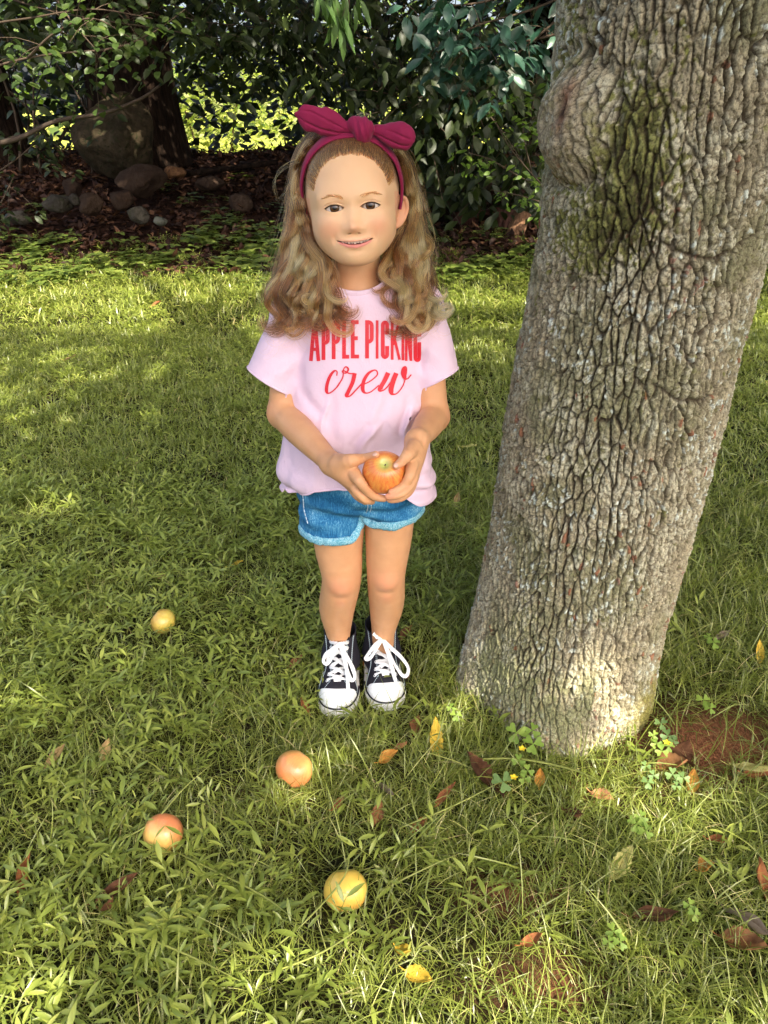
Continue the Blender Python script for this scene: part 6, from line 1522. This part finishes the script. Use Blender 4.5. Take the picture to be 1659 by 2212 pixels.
def apple_mat(name, base, blush, amt, streak=.5, green=(.45, .50, .12), blushdir=(1, 0, 0)):
    m = mat(name, base, .32, spec=.45); t = NT(m); co = t.coord('Object')
    sep = t.n('SeparateXYZ'); t.l(co, sep.inputs[0])
    # streaks run from stem to blossom end: noise over the angle
    an = t.math('ARCTAN2', sep.outputs[1], sep.outputs[0]); cx = t.n('CombineXYZ'); t.l(t.math('SINE', an), cx.inputs[0]); t.l(t.math('COSINE', an), cx.inputs[1]); t.l(t.math('MULTIPLY', sep.outputs[2], 9.0), cx.inputs[2])
    st = t.noise(cx.outputs[0], 9.0, 4, .7)
    dt = t.n('VectorMath', operation='DOT_PRODUCT'); t.l(co, dt.inputs[0]); dt.inputs[1].default_value = tuple(28*x for x in blushdir)
    side = t.math('ADD', t.math('MULTIPLY', dt.outputs['Value'], .5), .5, True)
    f = t.math('ADD', t.math('MULTIPLY', st, streak), t.math('MULTIPLY', side, amt))
    col = t.mix(t.ramp(f, [(.30, (0, 0, 0)), (.62, (1, 1, 1))]), base, blush)
    zt = t.n('MapRange'); t.l(sep.outputs[2], zt.inputs[0]); zt.inputs[1].default_value = .018; zt.inputs[2].default_value = .027
    rad = t.math('SQRT', t.math('ADD', t.math('POWER', sep.outputs[0], 2.0), t.math('POWER', sep.outputs[1], 2.0)))
    near = t.n('MapRange'); t.l(rad, near.inputs[0]); near.inputs[1].default_value = .016; near.inputs[2].default_value = .004; near.inputs[3].default_value = 0; near.inputs[4].default_value = 1
    up_ = t.math('GREATER_THAN', sep.outputs[2], 0.0)
    col = t.mix(t.math('MULTIPLY', near.outputs[0], up_), col, green)
    dots = t.n('TexVoronoi', feature='F1'); t.l(co, dots.inputs['Vector']); dots.inputs['Scale'].default_value = 240
    col = t.mix(t.math('MULTIPLY', t.math('LESS_THAN', dots.outputs['Distance'], .10), .55), col, (.75, .60, .28))
    t.set('Base Color', col); t.b.inputs['Coat Weight'].default_value = .35; t.b.inputs['Coat Roughness'].default_value = .18
    t.b.inputs['Subsurface Weight'].default_value = .08; t.b.inputs['Subsurface Scale'].default_value = .01
    t.l(t.bump(t.noise(co, 60, 3), .12, .003), t.b.inputs['Normal'])
    return m
STEM = mat('apple_stem', (.09, .050, .022), .8)
def apple(label, c, R, dirup, m, seed, group=None, squash=.93, stem=True):
    q = Vector((0, 0, 1)).rotation_difference(Vector(dirup).normalized())
    o = bpy.data.objects.new('apple', mesh_np('apple', *apple_mesh(R, squash, seed))); C.objects.link(o); o.data.materials.append(m)
    o.location = c; o.rotation_mode = 'QUATERNION'; o.rotation_quaternion = q; tag(o, label, 'apple', group)
    if stem:
        V, F = tube(spline([(0, 0, R*.50), (.0005, .0004, R*.66), (.0016, .0008, R*.80)], 6), [.0012, .0009, .0013], 7)
        s_ = bpy.data.objects.new('stem', mesh_np('stem', V, F)); C.objects.link(s_); s_.data.materials.append(STEM); s_.parent = o
    return o
apple('red and yellow striped apple held between the child\'s two hands', AP_C, .0327, (-.02, -.62, .80), apple_mat('apple_striped', (.74, .42, .085), (.62, .115, .030), .27, .72, (.50, .52, .14), (0, 0, .1)), 3, squash=.98)
# ================================================================= windfall apples
rosy, gold = (.62, .20, .085), (.66, .42, .10)
AL = [('small yellow-green apple farthest from the camera, left of the shoes', 0, apple_mat('apple_far', (.60, .46, .09), (.56, .24, .08), .40, .30, blushdir=(-.3, .2, .9)), (-.75, .15, .62), 11),
      ('sunlit rosy apple lying on its side just below the shoes', 1, apple_mat('apple_rosy', (.80, .46, .13), (.74, .26, .09), .50, .40, blushdir=(.5, .1, .8)), (-.55, -.75, -.35), 12),
      ('pink-cheeked apple half hidden by grass leaves at the left', 2, apple_mat('apple_pink', (.76, .48, .13), (.72, .25, .10), .62, .25, blushdir=(.25, -.3, .9)), (.15, .8, .3), 13),
      ('golden yellow apple nearest to the bottom of the picture', 3, apple_mat('apple_gold', (.76, .52, .09), (.70, .34, .07), .42, .25, blushdir=(0, 0, -.9)), (-.1, .75, .65), 14)]
for lab, k, m_, up_, sd in AL:
    u, v, R = APPLES_G[k]; apple(lab, GP(u, v, R*.72), R, up_, m_, sd, 'apples fallen in the grass', .92, stem=False)
# ================================================================= fallen leaves
def fleaf_mesh(L, ratio, curl, roll, seed, serr=0.0, seg=14, wave=.0):
    r = np.random.RandomState(seed); nx, ny = seg, 7; u = np.linspace(0, 1, nx); v = np.linspace(-1, 1, ny); U, Vv = np.meshgrid(u, v, indexing='ij')
    w_ = L*ratio*.5*np.sin(np.pi*np.clip(U, 0, 1)**.85)**.8*(1+serr*np.where(np.abs(Vv) > .9, np.where((np.arange(nx)[:, None] % 2) == 0, 1, -.6), 0))
    y = w_*Vv; z = w_*roll*Vv**2*(1+.6*r.randn()*U) + .10*L*wave*vnoise(np.stack([U.ravel()*3, Vv.ravel()*1.5, 0*U.ravel()+seed], 1), seed).reshape(U.shape)
    a = curl*U; x_ = L*np.where(np.abs(curl) > .01, np.sin(a)/(curl+1e-9), U); zc = L*np.where(np.abs(curl) > .01, (1-np.cos(a))/(curl+1e-9), 0)
    V = np.stack([x_-L/2*.9-z*np.sin(a), y, zc+z*np.cos(a)], -1).reshape(-1, 3); F = grid_faces(nx, ny); vein = np.exp(-(Vv/.10)**2).ravel()
    P_ = spline([(-L*.62, 0, .006), (-L*.52, 0, .002), (-L*.44, 0, 0)], 5); tv, tf = tube(P_, .0009, 4)
    VV, FF = join([(V, F), (tv, tf)]); return VV, FF, np.concatenate([vein, np.ones(len(tv))])
def fmat(nm, c1, c2, spots):
    m = mat(nm, c1, .75, spec=.15); t = NT(m); co = t.coord(); n1 = t.noise(co, 38, 4); c = t.mix(t.ramp(n1, [(.35, (0, 0, 0)), (.65, (1, 1, 1))]), c1, c2); vo = t.n('TexVoronoi', feature='F1'); vo.inputs['Scale'].default_value = 190; t.l(co, vo.inputs['Vector'])
    c = t.mix(t.math('MULTIPLY', t.math('LESS_THAN', vo.outputs['Distance'], .22+.0), spots), c, (.035, .022, .010)); c = t.mix(t.math('MULTIPLY', t.attr('vein'), .45), c, (min(1, c2[0]*1.4), min(1, c2[1]*1.3), c2[2])); t.set('Base Color', c)
    t.l(t.bump(n1, .4, .003), t.b.inputs['Normal']); tr = t.n('BsdfTranslucent'); mx = t.n('MixShader'); mx.inputs[0].default_value = .22; t.l(c, tr.inputs[0]); t.l(t.b.outputs[0], mx.inputs[1]); t.l(tr.outputs[0], mx.inputs[2]); t.l(mx.outputs[0], t.t.nodes['Material Output'].inputs[0]); return m
FB = fmat('brown_leaf', (.15, .065, .028), (.34, .17, .075), .2); FD = fmat('dark_brown_leaf', (.065, .028, .014), (.17, .082, .040), .1); FY = fmat('yellow_leaf', (.52, .34, .035), (.70, .50, .08), .8); FO = fmat('orange_leaf', (.40, .16, .03), (.60, .34, .08), .3)
FG = fmat('pale_green_leaf', (.42, .40, .13), (.56, .52, .20), .55); FT = fmat('tan_leaf', (.36, .24, .11), (.52, .38, .18), .25); FX = fmat('greybrown_leaf', (.20, .15, .11), (.30, .24, .17), .2); FS = fmat('red_brown_leaf', (.21, .075, .030), (.40, .17, .07), .15)
# label, u, v, length, ratio, curl, roll, heading (deg, 0 = to the right, 90 = away), tip tilt, material, serration
FL = [('long yellow leaf with black spots standing up left of the oak base', 942, 1600, .105, .30, .35, .25, 92, 38, FY, .10), ('yellow and brown leaf left of the spotted upright one', 838, 1638, .055, .55, .6, .5, 20, 12, FO, .0), ('brown rolled leaf just left of the spotted upright leaf', 866, 1622, .065, .35, 1.2, .9, -50, 15, FB, 0),
      ('curled brown leaf just below the toe of the shoe nearer the oak', 905, 1566, .060, .50, 1.6, .9, 60, 20, FB, .1), ('small dark brown leaf curled in the grass below the yellow and brown leaf', 817, 1757, .055, .50, 1.4, .8, 70, 15, FB, .1), ('reddish brown leaf in the fine grass below the oak base', 965, 1725, .07, .35, .8, .7, 35, 8, FS, 0),
      ('brown leaf lying between the small curled leaf and the reddish one', 908, 1787, .055, .45, 1.0, .6, 30, 8, FS, 0), ('large dark brown leaf with turned-up points at the left foot of the oak', 1022, 1682, .11, .35, 1.3, 1.0, 150, 12, FD, .1), ('dark brown leaf hanging straight down under the clover', 1078, 1712, .07, .40, .6, .7, -88, 8, FD, 0),
      ('orange-tipped leaf stub in the grass at the front of the oak', 1165, 1682, .045, .55, .7, .8, 80, 25, FO, 0), ('salmon-brown leaf in the sun patch at the oak front', 1299, 1722, .060, .50, .5, .4, -40, 5, fmat('salmon_leaf', (.55, .25, .12), (.66, .36, .18), .1), .15), ('crumpled dark brown leaf heap-topmost on the bare patch right of the oak', 1462, 1640, .085, .75, 1.0, .8, 170, 14, FD, .15),
      ('second crumpled brown leaf lower on the bare patch', 1450, 1662, .080, .70, .9, .7, -10, 10, FB, .15), ('yellow-orange folded leaf among clover on the bare patch', 1492, 1690, .060, .50, .6, .9, 75, 30, FO, 0), ('large pale green leaf with dark specks at the right edge', 1622, 1662, .105, .30, .25, .1, -25, 8, FG, .05), ('rusty leaf under the large speckled one at the right edge', 1636, 1678, .07, .40, .6, .6, -20, 3, FS, 0),
      ('large pale serrated leaf lying alone below the oak', 1340, 1868, .088, .36, .3, .35, 48, 12, FG, .16), ('small orange leaf lower right, curled like a shell', 1528, 1880, .040, .80, .9, .9, 0, 12, FO, .1), ('long dark brown rolled leaf in the lower right grass', 1415, 1992, .10, .28, 1.0, 1.1, -18, 6, FD, 0), ('red-brown leaf standing at the right edge', 1640, 1905, .085, .30, .8, .8, 100, 25, FS, 0),
      ('brown twig-like rolled leaf lower right corner side', 1608, 1998, .10, .22, .4, 1.2, -60, 8, FX, 0), ('broad brown leaf half hidden at the right edge bottom', 1600, 2040, .085, .50, .7, .6, -30, 6, FB, .1), ('sunlit yellow leaf with brown rim near the bottom edge', 905, 2112, .070, .40, .6, .5, -35, 15, FY, .1), ('sunlit yellow-brown leaf upper part of the bottom sun patch', 872, 2065, .06, .40, .9, .6, -55, 20, FY, 0),
      ('dark red rolled leaf upright at the left edge', 57, 1895, .085, .28, .5, 1.1, 88, 20, FS, 0), ('long brown rolled leaf between the left edge and the pink-cheeked apple', 258, 1925, .10, .24, .7, 1.2, 25, 8, FD, 0), ('dark brown curled leaf below the long rolled one', 242, 1972, .065, .55, 1.5, .9, -20, 10, FD, .1), ('tan leaf with a brown fold in the left middle grass', 124, 1642, .075, .35, .9, 1.0, 40, 15, FT, 0),
      ('pale tan leaf standing above the pink-cheeked apple', 229, 1625, .060, .45, .5, .5, 80, 35, FT, .1), ('yellow leaf in the grass left of the knees', 508, 1222, .055, .60, .4, .3, 10, 10, FY, 0), ('dull yellow leaf above the farthest apple', 350, 1247, .055, .45, .4, .3, 0, 6, FT, 0), ('small russet leaf far back on the lawn, left side', 336, 660, .09, .6, .5, .4, 20, 15, FS, 0),
      ('grey-brown leaf on the lawn behind the child, left of the oak', 930, 952, .080, .50, .7, .5, 20, 10, FX, .05), ('pale greenish leaf lying beside the grey-brown one', 1012, 965, .070, .35, .3, .3, -10, 5, FG, 0), ('orange-tan leaf upright left of the oak at shirt-hem height', 987, 1080, .055, .45, .6, .6, 70, 30, FT, 0), ('grey curved leaf low in the grass left of the oak', 900, 1030, .055, .40, 1.0, .6, -20, 8, FX, 0),
      ('yellow leaf with brown tip at the far right, beside the oak', 1640, 1412, .075, .30, .4, .5, 75, 22, FY, 0), ('orange and yellow leaf standing between the shoes', 795, 1428, .070, .42, .4, .8, 80, 40, FO, 0), ('brown leaf behind the shoe nearer the oak', 880, 1372, .055, .55, .8, .6, 30, 18, FB, .1), ('dark leaf outside the shoe nearer the oak', 878, 1470, .055, .50, 1.0, .7, -60, 12, FD, 0),
      ('brown leaf left of the shoes', 640, 1432, .050, .50, .8, .6, 40, 12, FB, 0), ('reddish leaf at the toe of the left shoe', 660, 1528, .050, .40, .7, .7, 120, 10, FS, 0), ('long grey twig-like leaf below the yellow and brown leaf', 830, 1708, .075, .16, .5, 1.2, -52, 5, FX, 0), ('brown curled leaf far left, behind the farthest apple', 240, 1318, .045, .5, 1.2, .8, 20, 10, FD, 0),
      ('rust-coloured leaf right of the sunlit rosy apple', 735, 1740, .045, .45, 1.0, .8, 30, 10, FS, 0), ('dark rolled leaf between oak clover and pale serrated leaf', 1240, 1765, .060, .35, .9, .9, -50, 8, FD, 0), ('orange-brown leaf at the right of the bottom clover', 1552, 1820, .05, .4, .9, .8, -30, 8, FS, 0), ('tan leaf far back on the lawn left of the sleeve', 150, 775, .075, .5, .4, .4, 20, 8, FT, 0),
      ('dull brown leaf right side, upper shaded grass', 1560, 1375, .05, .5, .6, .5, 20, 8, FX, 0), ('brown leaf in the sun-dappled bottom grass right of centre', 1150, 2035, .055, .4, 1.1, .9, 10, 8, FS, 0)]
for k, (lab, u, v, L, ra, cu, ro, hd, ti, m_, se) in enumerate(FL):
    L *= .82; c = GP(u, v, .013 if v > 900 else .035); V, F, ve = fleaf_mesh(L, ra, cu, ro, k, se, wave=.8); me = mesh_np('fallen_leaf', V, F, colors={'vein': ve}); me.materials.append(m_)
    o = bpy.data.objects.new('fallen_leaf', me); C.objects.link(o); o.location = c; o.rotation_euler = (math.radians(12*math.sin(k*2.1)), math.radians(-ti), math.radians(hd)); o.rotation_mode = 'XYZ'; tag(o, lab, 'leaf', 'fallen leaves on the grass')
# ================================================================= clover by the oak
CLM = leafmat('clover_leaf', [(0, (.17, .27, .045)), (.5, (.24, .36, .06)), (1, (.34, .44, .08))], .5, .35, .35, .3); CLD = leafmat('blue_clover_leaf', [(0, (.13, .22, .065)), (1, (.20, .31, .10))], .5, .3, .35, .3); PET = mat('yellow_petal', (.75, .55, .03), .5)
def clover(label, spots, m_, flower=None, name='clover'):
    b = GP(spots[0][0], spots[0][1]+20, 0); root = thing(name, tuple(b), label, 'clover', 'clover sprouting round the oak')
    for (u, v, s_) in spots:
        c = GP(u, v, .050); V, F = tube(spline([b+rw.randn(3)*A(.006, .006, 0), (b+c)/2+A(0, .006, .012), c], 8), [.0008, .0006], 4, cap=False); put('stalk', mesh_np('stalk', V, F), m_, root)
        a0 = rw.rand()*2
        for q in range(3):
            a = a0+q*2.094; d = A(math.cos(a), math.sin(a)*.95, .10); n_ = nrm(A(rw.randn()*.12, -.45+rw.randn()*.1, 1)); d = nrm(d-(d@n_)*n_); s2 = np.cross(n_, d); L = s_
            pts = [(0, 0), (.35, .26), (.70, .50), (.95, .46), (1.02, .24), (.84, 0), (1.02, -.24), (.95, -.46), (.70, -.50), (.35, -.26)]
            V = np.array([c + d*(x_*L) + s2*(y_*L*1.02) + n_*(abs(y_)*L*.18 - .12*L*x_*x_) for x_, y_ in pts]); mid = c+d*L*.5-n_*.03*L; V = np.concatenate([V, [mid]]); F = np.array([[10, k, (k+1) % 10] for k in range(10)])
            me = mesh_np('leaflet', V, F, colors={'rnd': np.full(11, rw.rand())}); put('leaflet', me, m_, root)
    if flower:
        c = GP(flower[0], flower[1], .055); V, F = tube(np.array([b, (b+c)/2+A(0, .004, 0), c]), .0006, 4, cap=False); put('stalk', mesh_np('stalk', V, F), m_, root)
        for q in range(5):
            a = q*1.2566; V, F = lanceleaf(c, A(math.cos(a), math.sin(a), .35), A(0, 0, 1), .0075, .0055, .2, .1, 3, [.3, .9, 1, .8, .3]); put('petal', mesh_np('petal', V, F), PET, root)
    return root
clover('tall light green clover with two big leaves against the oak front', [(1115, 1583, .0205), (1152, 1607, .0200), (1150, 1578, .016)], CLM, (1128, 1618))
clover('small yellow-green clover left of the tall one, in the sun', [(1120, 1643, .013), (1140, 1665, .012), (1133, 1682, .011)], CLM, (1110, 1680))
clover('single large blue-green clover leaf left of the oak base', [(1086, 1688, .0195)], CLD)
clover('blue-green clover at the right foot of the oak', [(1428, 1563, .013), (1443, 1590, .015), (1455, 1600, .010)], CLD)
clover('yellow-green clover with tiny flowers at the right foot of the oak', [(1418, 1606, .012), (1430, 1622, .013), (1445, 1612, .011), (1412, 1588, .010)], CLM, (1440, 1605))
clover('pair of blue-green clover leaves on the bare earth patch', [(1453, 1673, .013), (1476, 1680, .012), (1462, 1698, .009)], CLD)
clover('pale clover at the left rim of the bare earth patch', [(1400, 1690, .012), (1412, 1675, .010), (1395, 1655, .010)], CLD)
clover('bright sunlit clover below the bare earth patch', [(1375, 1780, .015), (1395, 1795, .013), (1385, 1765, .012)], CLM)
clover('pale clover high on the right, in shaded grass', [(1542, 1388, .015), (1530, 1375, .010)], CLM)
clover('pale clover right of the oak in the fine grass', [(1520, 1512, .015), (1535, 1530, .012)], CLM)
clover('clover near the small orange shell-like leaf', [(1490, 1955, .010), (1500, 1975, .010)], CLM)
clover('clover low in the lower right grass', [(1325, 2012, .012), (1340, 2035, .011), (1315, 2035, .009)], CLM)
clover('clover against the left flank of the oak base', [(985, 1545, .012), (975, 1528, .010)], CLM)
# a few long grass stems that cross things
GS = []
for pts, w0 in (([(590, 2050), (660, 1990), (740, 1900), (757, 1840)], .0026), ([(230, 1830), (330, 1775), (400, 1700), (470, 1640)], .0030), ([(1010, 1640), (1130, 1640), (1260, 1670), (1330, 1720)], .0042), ([(180, 1560), (187, 1640), (182, 1720), (190, 1790)], .0022), ([(380, 1840), (560, 1930), (640, 1990)], .0030), ([(1340, 1560), (1310, 1660), (1260, 1760)], .0026), ([(940, 1520), (900, 1600), (870, 1690)], .0022), ([(860, 1790), (980, 1740), (1080, 1690)], .0026), ([(560, 2110), (690, 2060), (800, 1990)], .0028), ([(250, 2000), (400, 2060), (520, 2120)], .0032)):
    hs = np.linspace(.03, .085, len(pts)); q = spline([GP(a, b, h_) for (a, b), h_ in zip(pts, hs)], 14); V, F = tube(q, [w0*.5, w0*.6, w0*.1], 4, flat=(np.tile(A(0, -.5, .8), (14, 1)), .12)); GS.append((V, F, .75))
Vg, Fg, Rg = merge([(V, F if isinstance(F, list) else [F], r_) for V, F, r_ in GS]); me = mesh_np('long_grass', Vg, Fg, colors={'rnd': Rg}); tag(put('long_grass', me, GRASSM), kind='stuff')
